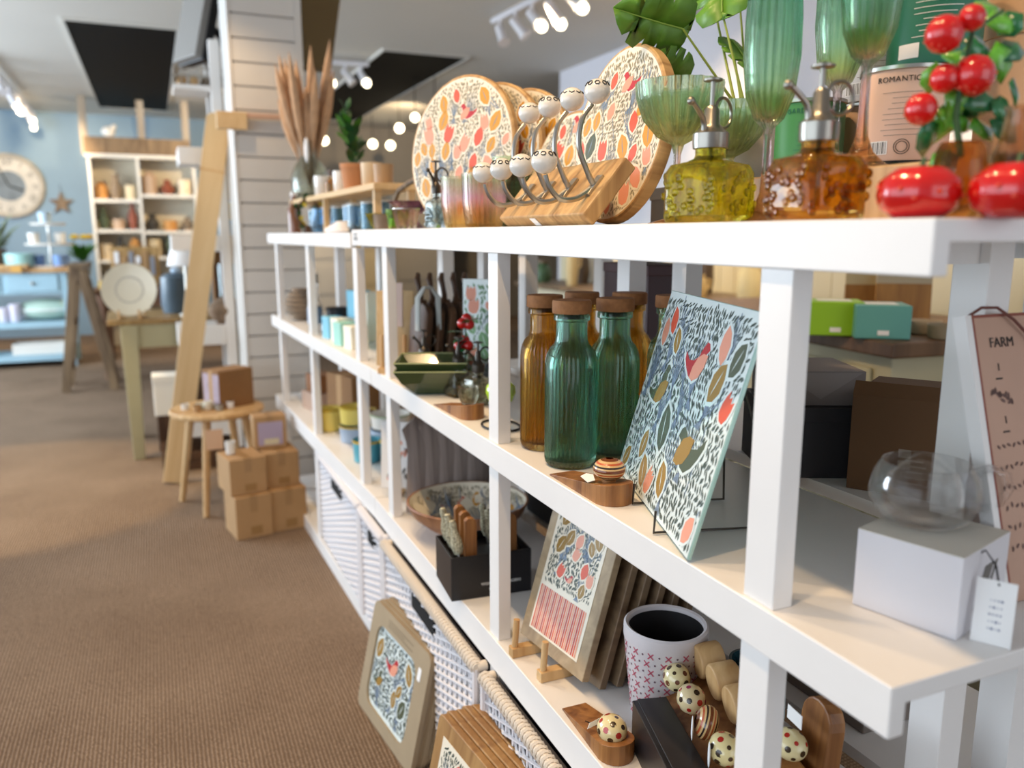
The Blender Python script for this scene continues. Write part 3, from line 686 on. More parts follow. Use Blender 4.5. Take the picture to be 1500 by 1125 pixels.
bottle('teal ribbed glass bottle peeking out behind the leaning glass board', (.785, 1.13), TEALG, '')
bottle('amber ribbed glass bottle next to the middle post', (.592, 1.222), AMBG, '')
bottle('amber ribbed glass bottle between and behind the two teal ones', (.680, 1.255), AMBG, '')
bottle('amber ribbed glass bottle against the rear post', (.752, 1.215), AMBG, '')
gb = thing('glass_board', 'large glass worktop board printed with red birds and leaves, leaning', 'worktop saver')
BL, BR = Vector((.632, 1.043, ZM + .004)), Vector((.518, .703, ZM + .004)); ux = (BR - BL).normalized()
uy = Vector((.95 * .075, -.33 * .075, .272)).normalized()
basis(gb, BL, ux, uy); LW, LH = (BR - BL).length, .284
MB().box(0, LW, 0, LH, -.005, 0).build('glass_sheet', mat('board_glass_edge', 'a9cfc4', .12, coat=1), gb, bev=.0012)
MB().flat([(.001, .001), (LW - .001, .001), (LW - .001, LH - .001), (.001, LH - .001)], .0003).build('printed_ground', P_ICE, gb, fix=False)
q, ms = printed(rect_in(.002, LW - .002, .002, LH - .002), 0, LW, 0, LH, P_ICE, 21, .046, .75, birds=((.195, .205, .125, 2), (.080, .150, .12, -2), (.265, .105, .14, -1)), stroke=.0118, z=.0005)
q.build('printed_pattern', ms, gb, fix=False)
ez = tag(MB().tube([BL + ux * .16 - uy * 0 + Vector((-.012, .004, .026)), BL + ux * .16 + Vector((-.014, .004, -.001)), BL + ux * .16 + Vector((.02, -.005, -.001)), BL + ux * .16 + Vector((.11, -.03, -.001)), BL + ux * .16 + Vector((.105, -.03, .12)), BL + ux * .20 + Vector((.09, -.028, .20))], .0018, 8)
         .tube([BL + ux * .27 + Vector((-.012, .004, .026)), BL + ux * .27 + Vector((-.014, .004, -.001)), BL + ux * .27 + Vector((.02, -.005, -.001)), BL + ux * .27 + Vector((.11, -.03, -.001)), BL + ux * .27 + Vector((.105, -.03, .12)), BL + ux * .23 + Vector((.09, -.028, .20))], .0018, 8)
         .build('wire_easel', DKMETAL), 'thin dark wire easel holding up the glass board', 'easel')
def snail_shell(o, c, r, nm='striped_shell', cols=('7a4020', 'd9b27a', '2c1c14', 'c05a30')):
    prof = []; m2 = [mat('shell_%s' % k, k, .25, coat=.5) for k in cols]
    b = MB(); n = 14
    for i in range(n):
        z0, z1 = -r * .62 + i * r * 1.30 / n, -r * .62 + (i + 1) * r * 1.30 / n
        f_ = lambda z: r * math.sqrt(max(.0, 1 - (z / (r * (.70 if z > 0 else .66))) ** 2))
        b.lathe([(f_(z0), z0), (f_(z1), z1)], 28, TR(c), (0, 1, 2, 1, 3, 1, 0)[i % 7])
    return b.build(nm, m2, o, fix=False)
def doorstop(label, p, rz, kind, nm='door_stop', group=None, ln=.165):
    o = thing(nm, label, 'door stop', p, rz, group=group)
    poly = [(-.062, -.021), (-.062 + ln - .02, -.027)] + [(-.062 + ln - .02 + .027 * math.sin(a), -.027 * math.cos(a)) for a in [PI * k / 10 for k in range(11)]] + [(-.062 + ln - .02, .027), (-.062, .021)]
    b = MB(); n = len(poly); ht = lambda x: .002 + (x + .062) / ln * .028
    b.add([(x, y, 0) for x, y in poly] + [(x, y, ht(x)) for x, y in poly], [tuple(range(n))[::-1], tuple(range(n, 2*n))] + [(i, (i+1)%n, n+(i+1)%n, n+i) for i in range(n)])
    b.build('wedge', ACACIA, o, bev=.0012)
    hx = ln - .092; hz = ht(hx)
    if kind == 'snail':
        MB().lathe([(0, hz - .003), (.010, hz - .002), (.010, hz + .004), (0, hz + .004)], 16, TR(hx, 0, 0)).build('stem', ACACIA, o)
        snail_shell(o, (hx, 0, hz + .018), .0225)
        MB().prism([(0, 0), (.026, -.004), (.03, .006), (.012, .014), (0, .01)], 0, .0006, TR(hx - .035, -.025, hz + .001) @ RX(.3)).build('price_tag', PAPER, o)
    elif kind == 'glass':
        MB().lathe([(0, hz - .002), (.012, hz - .001), (.017, hz + .008), (.021, hz + .022), (.019, hz + .032), (.021, hz + .036), (.018, hz + .036), (.016, hz + .030), (.018, hz + .02), (.012, hz + .006), (0, hz + .004)], 28, TR(hx, 0, 0), 0, (8, .03)).build('glass_knob', glass('knob_glass', 'd2cdb4', .35, .03), o)
    else:
        ladybird(o, TR(hx, 0, hz + .010), .0215)
        MB().prism([(-.019, -.001), (.019, -.003), (.017, .004), (-.012, .005)], 0, .0006, TR(hx - .026, -.012, hz + .006) @ RZ(1.9) @ RX(1.2)).build('price_tag', PAPER, o)
        lg = MB()
        for k in (-1, 1): lg.tube([(hx - .018, k * .006, hz + .004), (hx - .035, k * .012, hz - .001), (hx - .044, k * .02, hz + .001)], .0008, 5)
        lg.build('wire_legs', BLKWIRE, o)
    return o
def ladybird(parent, T, r, body='e2d3a0', seed=1, spots=('3a2a18', 'b02a20', '3a2a18')):
    bd = MB().ball((0, 0, 0), r, 1.12, .98, .92, 22, 14, T).build('ceramic_knob', mat('knob_' + body, body, .18, coat=.6), parent)
    rd = random.Random(seed); b = MB(); n = 22
    for i in range(n):
        z = 1 - 1.7 * (i + .5) / n; a = i * 2.39996 + seed; q = math.sqrt(max(0, 1 - z * z))
        d = Vector((q * math.cos(a), q * math.sin(a), z)); c = Vector((d.x * r * 1.12, d.y * r * .98, d.z * r * .92)) * 1.006
        t = d.cross(Vector((0, .3, 1))).normalized(); u = d.cross(t).normalized(); s_ = r * rd.uniform(.14, .23)
        b.add([c + (t * math.cos(k * PI / 4) + u * math.sin(k * PI / 4)) * s_ - d * (s_ * s_ / r * .42) for k in range(8)] + [c + d * r * .006], [(k, (k + 1) % 8, 8) for k in range(8)], T, i % len(spots), True)
    b.build('painted_spots', [mat('spot_' + k, k, .2, coat=.4) for k in spots], bd, fix=False)
    return bd
doorstop('wooden wedge door stop with a striped snail shell, in front of the glass board', (.549, 1.005, ZM), R(-88), 'snail', group=None)
# right end: white carton, glass mug, tag, sign, cartons behind
wb = thing('white_carton', 'plain white carton at the near end under the glass mug', 'box')
a_, b_ = at(1248, 885, 2, ZM), at(1400, 940, 2, ZM)
e1 = (b_ - a_); wl_ = e1.length; basis(wb, a_, e1, Vector((0, 0, 1)).cross(e1)); wb.location.z = ZM + .0005
WBH = .078
MB().box(0, wl_, 0, .105, 0, WBH).build('carton', mat('carton_paper_white', 'd9d6da', .6), wb, bev=.0008)
MB().box(wl_ * .0, wl_, .0, .104, WBH, WBH + .0006).build('lid_flap', mat('carton_top', 'd8d2c6', .6), wb)
MB().flat([(.03, .02), (.05, .02), (.07, .058), (.05, .058)], 0, TR(wl_ + .0004, 0, 0) @ RZ(PI / 2) @ RX(PI / 2)).flat([(.06, .03), (.064, .03), (.08, .058), (.074, .058)], 0, TR(wl_ + .0004, 0, 0) @ RZ(PI / 2) @ RX(PI / 2)).build('printed_marks', GREYINK, wb, fix=False)
CLEAR = glass('clear_glass', 'ffffff', .70, 0)
zt_ = ZM + WBH + .0012
mp_ = at(1350, 762, 2, zt_)
mg = thing('glass_mug', 'round clear glass mug with handle on the white carton', 'mug', (mp_.x, mp_.y, zt_), R(-22))
mr = wid(mp_, 152) / 2; mh = tall(mp_, 676)
MB().lathe([(0, .0), (mr * .60, .0), (mr * .80, mh * .1), (mr * .98, mh * .35), (mr, mh * .5), (mr * .93, mh * .78), (mr * .80, mh * .985), (mr * .79, mh), (mr * .77, mh * .985), (mr * .89, mh * .78), (mr * .96, mh * .5), (mr * .94, mh * .35), (mr * .76, mh * .12), (mr * .56, .005), (0, .005)], 56).build('bowl', CLEAR, mg)
MB().tube([(mr * .90, 0, mh * .80), (mr * 1.25, 0, mh * .88), (mr * 1.58, 0, mh * .76), (mr * 1.66, 0, mh * .52), (mr * 1.5, 0, mh * .28), (mr * 1.2, 0, mh * .20), (mr * .95, 0, mh * .22)], .0042, 10).build('handle', CLEAR, mg)
tg = thing('price_tag', 'white swing tag with smudged print, propped against the white carton', 'tag')
ta, tb_ = at(1420, 938, 2, ZM), at(1480, 953, 2, ZM); e1 = tb_ - ta
basis(tg, ta + Vector((0, 0, .0006)), e1, Vector((.15, .12, 1))); tw, th = e1.length, tall(ta, 850)
MB().box(0, tw, 0, th, -.0012, 0).build('card', PAPER, tg, bev=.0003)
b = MB(); rd = random.Random(8)
for k in range(5):
    for j in range(4): b.flat(tf([(-.5, -.5), (.5, -.5), (.5, .5), (-.5, .5)], tw * (.40 + .09 * j) , th * (.25 + .11 * k), tw * rd.uniform(.03, .075), .3), .0002)
b.build('printed_marks', mat('smudged_ink', '8e92a6', .7), tg, fix=False)
MB().tube([(tw * .55, th * .93, .0005), (tw * .4, th * 1.2, -.01), (tw * .1, th * 1.4, -.012), (-.012, th * 1.18, -.012)], .0009, 6).build('string', BLKWIRE, tg)
sg = thing('hanging_sign', 'tall pinkish wooden sign headed FARM, leaning on the rear post at the near end', 'sign')
so = Vector((.750, .490, ZM + .001)); sh = .288
basis(sg, so, (1, 0, 0), (0, .075, .278))
SGN = mat('sign_pink_wood', 'c09a84', .6, vary=.06, vs=8)
MB().box(0, .15, 0, sh, -.010, 0).build('board', SGN, sg, bev=.001)
MB().box(-.009, -.0005, 0, sh, -.014, .001).build('white_edge', WHITE, sg)
MB().box(0, .0032, 0, sh, 0, .0006).box(.0032, .15, sh - .003, sh, 0, .0006).build('red_border', mat('sign_border', '8c4a3a', .6), sg)
text('lettering', 'FARM', .0145, INK, sg, (.021, sh - .034, .0006))
text('lettering', '1', .011, INK, sg, (.027, sh - .058, .0006)); text('lettering', '1', .011, INK, sg, (.027, sh - .112, .0006))
b = MB()
for y in (.067, .121): b.box(.024, .033, sh - y, sh - y + .0016, .0, .0008)
b.build('printed_dashes', INK, sg)
b = MB(); rd = random.Random(3)
for i in range(16): b.flat(tf(LEAFP, .016 + .0018 * i + rd.uniform(-.002, .002), sh - .080 - .0006 * i + rd.uniform(-.004, .004), .0075, rd.uniform(-1.4, 1.4)), .0006)
b.build('printed_sprig', mat('sign_faded_ink', '6b5048', .7), sg, fix=False)
b = MB()
for r_ in range(6):
    for i in range(10): b.flat(tf(LEAFP, .014 + .0075 * i, sh - .135 - r_ * .020 + rd.uniform(-.002, .002), .0062, rd.uniform(-1, 1)), .0006)
b.build('printed_lines', mat('sign_faded_ink', '6b5048', .7), sg, fix=False)
MB().tube([(.003, sh, -.004), (.015, sh + .007, .002), (.035, sh + .006, .004), (.055, sh - .008, .006), (.085, sh - .035, .006)], .0016, 7).build('rope', mat('rope_brown', '6b3f36', .8), sg)
cb = thing('cardboard_box', 'large dark brown cardboard box at the back of the middle shelf', 'box', (1.012, .815, ZM), R(-58))
DCARD = mat('dark_card', '6b4a2c', .8, vary=.08)
MB().box(-.085, .085, -.09, .09, 0, .138).build('body', DCARD, cb, bev=.001)
MB().add([(-.085, -.09, .138), (.085, -.09, .138), (.085, -.078, .156), (-.085, -.078, .156)], [(0, 1, 2, 3)]).build('flap', DCARD, cb, fix=False).modifiers.new('t', 'SOLIDIFY').thickness = .002
MB().box(.045, .075, -.0908, -.09, 0, .138).build('tape', mat('tape_brown', '7d5b3a', .35), cb)
b = MB(); 
for k in range(5): b.flat([(-.01, .052 - k * .008), (.012 + .004 * (k % 2), .052 - k * .008), (.012 + .004 * (k % 2), .0545 - k * .008), (-.01, .0545 - k * .008)], 0, TR(0, -.0912, 0) @ RX(PI / 2))
for q in ((-.045, .04), (-.045, .056)): b.flat([(q[0], q[1]), (q[0] + .016, q[1]), (q[0] + .016, q[1] + .012), (q[0], q[1] + .012)], 0, TR(.025, -.0912, 0) @ RX(PI / 2))
b.build('printed_marks', mat('faded_print', '9a8a78', .7), cb, fix=False)
bk = thing('black_carton', 'black lidded carton behind the near post on the middle shelf', 'box', (.918, .965, ZM), R(-25))
MB().box(-.07, .07, -.08, .08, 0, .105).build('body', mat('soft_black_card', '2c2a2e', .6), bk, bev=.0012); MB().box(-.0715, .0715, -.0815, .0815, .085, .107).build('lid', mat('soft_black_card', ''), bk, bev=.0012)
gg = thing('gift_box', 'grey gift box with folded triangular flap, above the black carton', 'box', (.925, .968, ZM + .1075), R(-25))
MB().box(-.065, .065, -.07, .07, 0, .052).build('body', mat('mauve_card', '8b807c', .65), gg, bev=.001)
MB().flat([(-.06, .050), (.06, .050), (.0, .010)], 0, TR(0, -.0706, 0) @ RX(PI / 2)).build('flap', mat('mauve_card_flap', '9a8f8a', .65), gg, fix=False)
# middle shelf left of the middle post
sq = thing('square_bowl', 'dark green square flared bowl, lower of the nested pair', 'bowl', (.572, 1.775, ZM), R(-22), group='nested dark green bowls')
GRNB = mat('bowl_green_glaze', '3f4e2c', .18, coat=.6); RIMG = mat('bowl_pale_rim', 'b9c08a', .3)
def sqring(b, z, h_): return [(-h_, -h_, z), (h_, -h_, z), (h_, h_, z), (-h_, h_, z)]
b = MB(); rings = [sqring(b, 0, .036), sqring(b, .030, .066), sqring(b, .058, .082), sqring(b, .058, .079), sqring(b, .032, .062), sqring(b, .006, .034)]
vs = [v for r_ in rings for v in r_]
fs = [(i*4+j, i*4+(j+1)%4, i*4+4+(j+1)%4, i*4+4+j) for i in range(5) for j in range(4)] + [(3, 2, 1, 0), (20, 21, 22, 23)]
b.add(vs, fs); b.build('bowl', GRNB, sq, bev=.0025)
MB().tube([(x * .0805 / .0805, y, .0585) for x, y in ((-.0805, -.0805), (.0805, -.0805), (.0805, .0805), (-.0805, .0805))], .0016, 6, None, 0, False, True).build('rim', RIMG, sq)
dup(sq, (.575, 1.78, ZM + .0185), 'dark green square flared bowl, upper of the nested pair')
doorstop('wooden wedge door stop with a glass knob, near the apple stand', (.550, 1.565, ZM), R(-86), 'glass')
for lab, x, y in (('small clear perfume style mister with dark plunger, beside the square bowls', .610, 1.70), ('small clear mister with dark plunger, behind the apple stand', .618, 1.60)):
    mister(lab, (x, y, ZM), 'dcd8b8', .135, .058, .2, head=DKMETAL, nm='mister_bottle')
apn = thing('apple_stand', 'green glass apple on a looped black wire stand by the middle post', 'ornament', (.580, 1.385, ZM))
MB().tube([(.034 * math.cos(a), .05 * math.sin(a), .003) for a in [2 * PI * k / 24 for k in range(24)]], .0022, 7, None, 0, False, True).tube([(0, .045, .004), (.004, .01, .035), (0, -.03, .060)], .002, 7).tube([(0, -.045, .004), (-.004, -.0, .035), (0, .03, .060)], .002, 7).build('wire_stand', BLKWIRE, apn)
MB().lathe([(0, .046), (.012, .044), (.024, .052), (.029, .067), (.027, .08), (.018, .088), (.006, .087), (0, .084)], 28).build('apple', mat('apple_green', 'a9cc1e', .15, coat=.6), apn)
MB().tube([(0, 0, .084), (.002, 0, .095)], .0015, 6).build('stalk', LEAFD, apn)
rs = thing('berry_stem', 'two clusters of red glass berries on green stems behind the small misters', 'ornament', pos(681, 1.86, ZM))
MB().lathe([(0, .001), (.018, .001), (.022, .02), (.018, .045), (.013, .055), (.011, .053), (.016, .04), (.019, .02), (0, .006)], 24).build('vase', AMB, rs)
for k, (u, v, zz) in enumerate(((-.012, 0, .112), (.004, .008, .122), (.006, -.010, .112), (-.004, 0, .162), (.008, .004, .172), (.010, -.006, .160))):
    bo = MB().ball((u, v, zz), .0125, 1, 1, 1, 14, 10).build('berry', RED, rs)
b = MB(); rd = random.Random(2)
b2 = MB().tube([(0, 0, .03), (.002, 0, .10), (.004, 0, .165)], .002, 6); b2.build('stem', LEAFD, rs)
for k in range(9):
    b = MB(); a = rd.uniform(0, 6.28); z_ = .07 + .012 * k; leaf_blade(b, (0, 0, z_), (math.cos(a) * .04, math.sin(a) * .04, z_ + rd.uniform(-.01, .03)), .011, (0, 0, 1)); b.build('leaf', mat('glass_leaf', ''), rs, fix=False)
pn = thing('floral_panel', 'pale floral printed panel standing behind the red berries', 'panel', pos(712, 1.95, ZM + .001), R(-40))
MB().box(-.055, .055, -.004, .004, 0, .255).build('panel', P_ICE, pn, bev=.001)
q, ms = printed(rect_in(-.053, .053, .002, .25), -.053, .053, 0, .25, P_ICE, 9, .035, 1.0, stroke=.016); 
ms[0] = mat('print_leafgreen', '5f8f5c', .5); ms[1] = mat('print_sage', '7fae7a', .5); ms[2] = mat('print_pale_blue', 'a9c6da', .5)
q.build('printed_pattern', ms, pn, (0, -.0042, 0), (PI / 2, 0, 0), fix=False)
ym = mister('small yellow square bottle in front of the hanging dark boards', pos(622, 2.0, ZM), 'c8a828', .13, .055, .1, head=DKMETAL)
# dark boards with looped handles, standing in a row
def handled_board(label, x, y, rz, m_=WALNUT, h=.265):
    o = thing('paddle_board', label, 'serving board', (x, y, ZM + .001), rz, group='dark handled boards in a row')
    b = MB(); w_ = .055
    poly = [(-w_, 0), (w_, 0), (w_, h * .62), (w_ * .7, h * .68), (w_ * .22, h * .72), (w_ * .22, h * .74), (-w_ * .22, h * .74), (-w_ * .22, h * .72), (-w_ * .7, h * .68), (-w_, h * .62)]
    b.prism(poly, -.008, .008, RX(PI / 2 - .09)); b.build('blade', m_, o, bev=.002)
    MB().tube([(0, .02 * 0 + .0, h * .70), (.012, -.005, h * .78), (.016, -.012, h * .86), (.004, -.012, h * .93), (-.006, -.006, h * .98)], [.009, .007, .0065, .008, .006], 8, RX(-.06)).build('handle', WALNUT, o)
    return o
for k in range(5):
    handled_board(('first', 'second', 'third', 'fourth', 'fifth')[k] + ' dark wooden paddle board from the left in the row behind the green bowls', .600 + k * .030, 1.985 - k * .004, R(-84))
fr = tag(MB().box(-.02, .02, -.008, .008, 0, .31).build('dark_post_frame', mat('navy_black', '141a26', .5), None, (.785, 1.90, ZM)), 'tall narrow black frame behind the dark boards', 'frame')
fr.name = 'picture_frame'
cl = thing('tea_towel', 'pale grey folded tea towel hanging among the dark boards', 'towel', (.614, 1.93, ZM + .125), R(10))
MB().tube([(-.03, 0, 0), (-.028, 0, .08), (-.01, 0, .105), (.01, 0, .105), (.028, 0, .08), (.03, 0, 0)], [.010, .011, .008, .008, .011, .010], 8, None, 0, True, False, .5).build('cloth', mat('grey_cloth', 'b9bcb8', .9, bump=.3, bs=80), cl)
mb_ = thing('maroon_carton', 'dark maroon carton behind the bottles at the back', 'box', (1.00, 1.55, ZM + .13), R(-8))
MB().box(-.06, .06, -.14, .10, 0, .165).build('body', mat('maroon_card', '3d2326', .5), mb_, bev=.002); MB().box(-.062, .062, -.142, .102, .145, .167).build('lid', mat('maroon_card_lid', '48292b', .5), mb_, bev=.002)
cs_ = thing('storage_crate', 'plain brown carton under the maroon carton', 'box', (1.00, 1.55, ZM), R(-8))
MB().box(-.075, .075, -.15, .12, 0, .128).build('body', KRAFT_D, cs_, bev=.002); MB().box(-.0755, .0755, -.03, .0, 0, .1285).build('tape', mat('tape_brown', ''), cs_)
# ------------------------------------------------------------------ bottom shelf
wbw = thing('printed_wood_bowl', 'wide wooden bowl lined with red and mustard leaf print', 'bowl', (.665, 1.80, ZB))
BR_ = .150
MB().lathe([(0, 0), (.055, 0), (.058, .006), (.10, .026), (.135, .056), (BR_, .085), (BR_ - .002, .088), (BR_ - .006, .087)], 56).build('bowl', wood('bowl_wood', '7c4f34', 'a4734f', 14), wbw)
MB().lathe([(BR_ - .006, .0868), (.128, .058), (.094, .031), (.05, .012), (0, .010)], 56).build('lining', P_CREAM, wbw)
prf = [(0, .010), (.05, .012), (.094, .031), (.128, .058), (.1435, .0868)]
def bowl_z(r):
    for (r0, z0), (r1_, z1) in zip(prf, prf[1:]):
        if r <= r1_: return z0 + (z1 - z0) * (r - r0) / (r1_ - r0)
    return .0868
q, ms = printed(lambda u, v: u * u + v * v < .141 ** 2, -.141, .141, -.141, .141, P_CREAM, 31, .042, 1.2, stroke=.009, warm=True, birds=((.02, .02, .08, 1), (-.06, -.05, .07, 2)))
q.v = [(x, y, bowl_z(math.hypot(x, y)) + z * 3 + .0008) for x, y, z in q.v]; q.build('printed_pattern', ms, wbw, fix=False)
# black display box with cheese spreaders on wooden pegs
BP = Vector((.500, 1.452, ZB))
db = thing('display_box', 'black display box holding ceramic handled spreaders on wooden pegs', 'display box', BP, R(-5))
DW, DD, DH = .17, .135, .092
# local x to the right/back, y along the shelf away from camera
b = MB().box(0, DW, 0, .004, 0, DH).box(0, DW, DD - .004, DD, 0, DH).box(0, .004, .004, DD - .004, 0, DH).box(DW - .004, DW, .004, DD - .004, 0, DH).box(.004, DW - .004, .004, DD - .004, 0, DH - .018)
b.build('box', BLACK, db, bev=.0008)
text('lettering', 'WOODEN SPREADERS', .0085, PAPER, db, (.062, -.0004, .026), (PI / 2, 0, 0)); text('lettering', 'set of four', .006, PAPER, db, (.078, -.0004, .016), (PI / 2, 0, 0))
for i in range(2):
    for j in range(3):
        bx_, by_ = .034 + .086 * i, .022 + .040 * j
        pz = DH - .018
        MB().prism([(-.012, 0), (.012, 0), (.012, .075), (.010, .086), (.004, .092), (-.006, .092), (-.012, .086)], -.007, .007, TR(bx_ + .012, by_, pz) @ RX(PI / 2)).build('peg', ACACIA, db, bev=.001)
        T = TR(bx_ - .012, by_ - .002, pz + .012) @ RY(-.18)
        hd = MB().lathe([(0, .004), (.009, .008), (.0125, .022), (.012, .036), (.009, .048), (.0068, .060), (.0078, .070), (.006, .079), (0, .081)], 18, T).build('spreader_handle', mat('mosaic_ceramic', 'b9b49a', .25, vary=.7, vs=260, coat=.4), db)
        MB().ball((0, 0, 0), .012, .3, .7, 1.4, 12, 8, T @ TR(-.002, 0, -.006)).build('blade', METAL, hd)
# serving boards on a wooden easel
B0, B1 = Vector((.556, 1.226, ZB)), Vector((.576, 1.064, ZB)); ux = (B1 - B0).normalized(); uyv = Vector((.075, .012, .245)).normalized()
def striped_board(label, k):
    o = thing('serving_board', label, 'serving board', group='serving boards stacked on the bottom shelf')
    off = Vector((.030 * k, -.004 * k, 0)); z0 = .024 if k == 0 else .006
    basis(o, B0 + off + Vector((0, 0, z0)) + ux * (-.012), ux, uyv)
    Wd, Hd, t = .192, .285, .014
    MB().box(0, Wd, 0, Hd, -t, 0).build('board', DRIFT if k else wood('board_front', '8f7a5c', 'b59e7c', 14, (1, 1, .15)), o, bev=.0015)
    if k == 0:
        MB().box(.022, Wd - .024, .022, Hd - .01, 0, .0008).build('printed_ground', P_CREAM, o)
        q, ms = printed(rect_in(.028, Wd - .030, .108, Hd - .014), .028, Wd - .03, .108, Hd - .014, P_CREAM, 44, .030, .9, stroke=.0095, z=.0011, birds=((.095, .136, .036, 2), (.12, .23, .034, 1)))
        q.build('printed_pattern', ms, o, fix=False)
        b = MB(); n = 26
        for i in range(n):
            x = .027 + i * (Wd - .056) / n; b.flat([(x, .026), (x + .0034, .026), (x + .0034, .103), (x, .103)], .0011, None, i % 3)
        b.build('printed_stripes', [P_CORAL, P_PINK, P_RED], o, fix=False)
    return o
striped_board('front serving board with bird print above red stripes, on the wooden easel', 0)
for k in range(1, 6): striped_board(('second', 'third', 'fourth', 'fifth', 'rearmost')[k - 1] + ' brown serving board counting back from the striped front one', k)
es = thing('wooden_easel', 'small pale wooden easel with two pegs under the striped serving board', 'easel', (0, 0, 0))
for k, t in ((0, .02), (1, .112)):
    q = B0 + ux * t
    M_ = TR(q.x - .030, q.y, ZB) 
    MB().box(-.006, .055, -.009, .009, .0003, .018, M_).build('foot', OAK, es, bev=.0012)
    MB().tube([(.002, 0, .015), (.006, 0, .068)], .0056, 12, M_).build('peg', OAK, es)
# pot, vase, black box, knob rack, door stops
pt = thing('patterned_pot', 'white plant pot with red stitched pattern and dark inside', 'plant pot', (.675, .962, ZB))
pr = .064
MB().lathe([(0, 0), (.046, 0), (.050, .004), (pr * .985, .125), (pr, .128), (pr, .145), (pr - .003, .148), (pr - .007, .146), (pr - .008, .125), (.042, .012), (0, .012)], 44, None, 0).build('pot', mat('pot_white_glaze', 'd8d2d4', .45, vary=.05, vs=20), pt)
MB().lathe([(pr - .0078, .140), (pr - .0088, .122), (.0425, .013), (0, .0135)], 40).build('liner', mat('dark_inside', '141012', .6), pt)
b = MB()
for rw in range(9):
    z_ = .010 + rw * .0138; rr = .050 + (pr * .985 - .050) * (z_ - .004) / .121 + .0004
    for c_ in range(30):
        a = 2 * PI * (c_ + .5 * (rw % 2)) / 30; d = Vector((math.cos(a), math.sin(a), 0)); t = Vector((-d.y, d.x, 0)); P0 = d * rr + Vector((0, 0, z_))
        if c_ % 2 == rw % 2:
            for g in (.8, -.8):
                l1 = (t * math.cos(g) + Vector((0, 0, 1)) * math.sin(g)) * .0062; n1 = (t * -math.sin(g) + Vector((0, 0, 1)) * math.cos(g)) * .0010
                b.add([P0 - l1 - n1, P0 + l1 - n1, P0 + l1 + n1, P0 - l1 + n1], [(0, 1, 2, 3)], None, 0)
        else:
            b.add([P0 + (t * math.cos(k * PI / 3) + Vector((0, 0, 1)) * math.sin(k * PI / 3)) * .0017 for k in range(6)], [tuple(range(6))], None, 1)
b.build('printed_pattern', [mat('stitch_red', 'b8566a', .5), mat('stitch_grey', '6f5560', .5)], pt, fix=False)
sv = thing('mosaic_vase', 'small dark teal vase with swirling bronze relief behind the knobs', 'vase', (.745, .845, ZB))
MB().lathe([(0, 0), (.030, 0), (.036, .01), (.046, .05), (.046, .08), (.036, .11), (.030, .122), (.034, .13), (.030, .13), (.027, .12), (.04, .08), (0, .01)], 36).build('vase', mat('vase_teal', '24424a', .25, vary=.5, vs=30, coat=.5), sv)
b = MB()
for k in range(18):
    a = 2 * PI * k / 18; pts = []
    for j in range(12):
        z_ = .012 + j * .0095; rr = float([r0 + (r1_ - r0) * (z_ - z0) / (z1 - z0) for (r0, z0), (r1_, z1) in zip([(.036, .01), (.046, .05), (.046, .08), (.036, .11)], [(.046, .05), (.046, .08), (.036, .11), (.030, .122)]) if z0 <= z_ <= z1][0]) ; aa = a + .35 * math.sin(z_ * 90 + k) ; pts.append((rr * math.cos(aa), rr * math.sin(aa), z_))
    b.tube(pts, .0011, 5, None, k % 2)
b.build('relief_lines', [mat('relief_bronze', '8a7444', .3, .6), mat('relief_pale', '9fc3c8', .3)], sv)
b2 = thing('black_lidded_box', 'long matt black box in front of the ladybird knob rack', 'box', (.583, .906, ZB), R(-105.7))
MB().box(0, .20, 0, .049, 0, .0715).build('body', BLACK, b2, bev=.001); MB().box(-.0012, .2012, .007, .0505, .050, .0728).build('lid', mat('black_lid_card', '221f22', .4), b2, bev=.001)
b = MB().tube([(.096, -.0006, .026), (.102, -.0006, .034), (.108, -.0006, .030), (.104, -.0006, .020), (.110, -.0006, .016), (.117, -.0006, .022), (.117, -.0006, .012)], .0011, 6).tube([(.097, -.0006, .017), (.099, -.0006, .010), (.104, -.0006, .010)], .0011, 6)
b.build('script_logo', PAPER, b2)
kr = thing('knob_rack', 'sloped wooden rack with four painted ladybird knobs beside the black box', 'knob rack', (.650, .872, ZB), R(-104.5))
MB().add([(-.05, -.020, 0), (.23, -.020, 0), (.23, .075, 0), (-.05, .075, 0), (-.05, -.020, .055), (.23, -.020, .055), (.23, .075, .100), (-.05, .075, .100)], [(0,3,2,1), (4,5,6,7), (0,1,5,4), (1,2,6,5), (2,3,7,6), (3,0,4,7)]).build('block', ACACIA, kr, bev=.003)
KN = (('e2d3a0', ('3a2a18', '6a3a20', '3a2a18')), ('dcc79a', ('b02a20', '3a2a18', 'a03a5a')), ('d9b48a', None), ('e6d49a', ('3a2a18', 'b02a20', '4a3018')))
for k, (bd, sp) in enumerate(KN):
    x = -.022 + k * .056
    MB().lathe([(0, 0), (.023, 0), (.025, .003), (.025, .034), (.023, .037), (0, .037)], 26, TR(x - .006, .026, .116) @ RX(-PI / 2 + .12)).build('peg', OAK, kr, bev=.001)
    T = TR(x, -.006, .098)
    if sp: ladybird(kr, T @ RX(.9) , .0205, bd, k + 2, sp)
    else: snail_shell(kr, Vector((0, 0, 0)), .0225).matrix_local = T @ RX(1.25) @ RY(-.3)
    if k in (2, 3): MB().ball((0, 0, 0), .017, .10, .55, 1, 12, 8, T @ TR(.003, -.021, -.004) @ RZ(1.2)).build('price_tag', PAPER, kr)
doorstop('wooden wedge door stop with a spotted ladybird, in front of the black box', (.552, .965, ZB), R(-91), 'lady', ln=.150)
k2 = thing('hook_board', 'rounded wooden hook board with a painted knob, right of the lower near post', 'hook board', (.692, .672, ZB), R(-98))
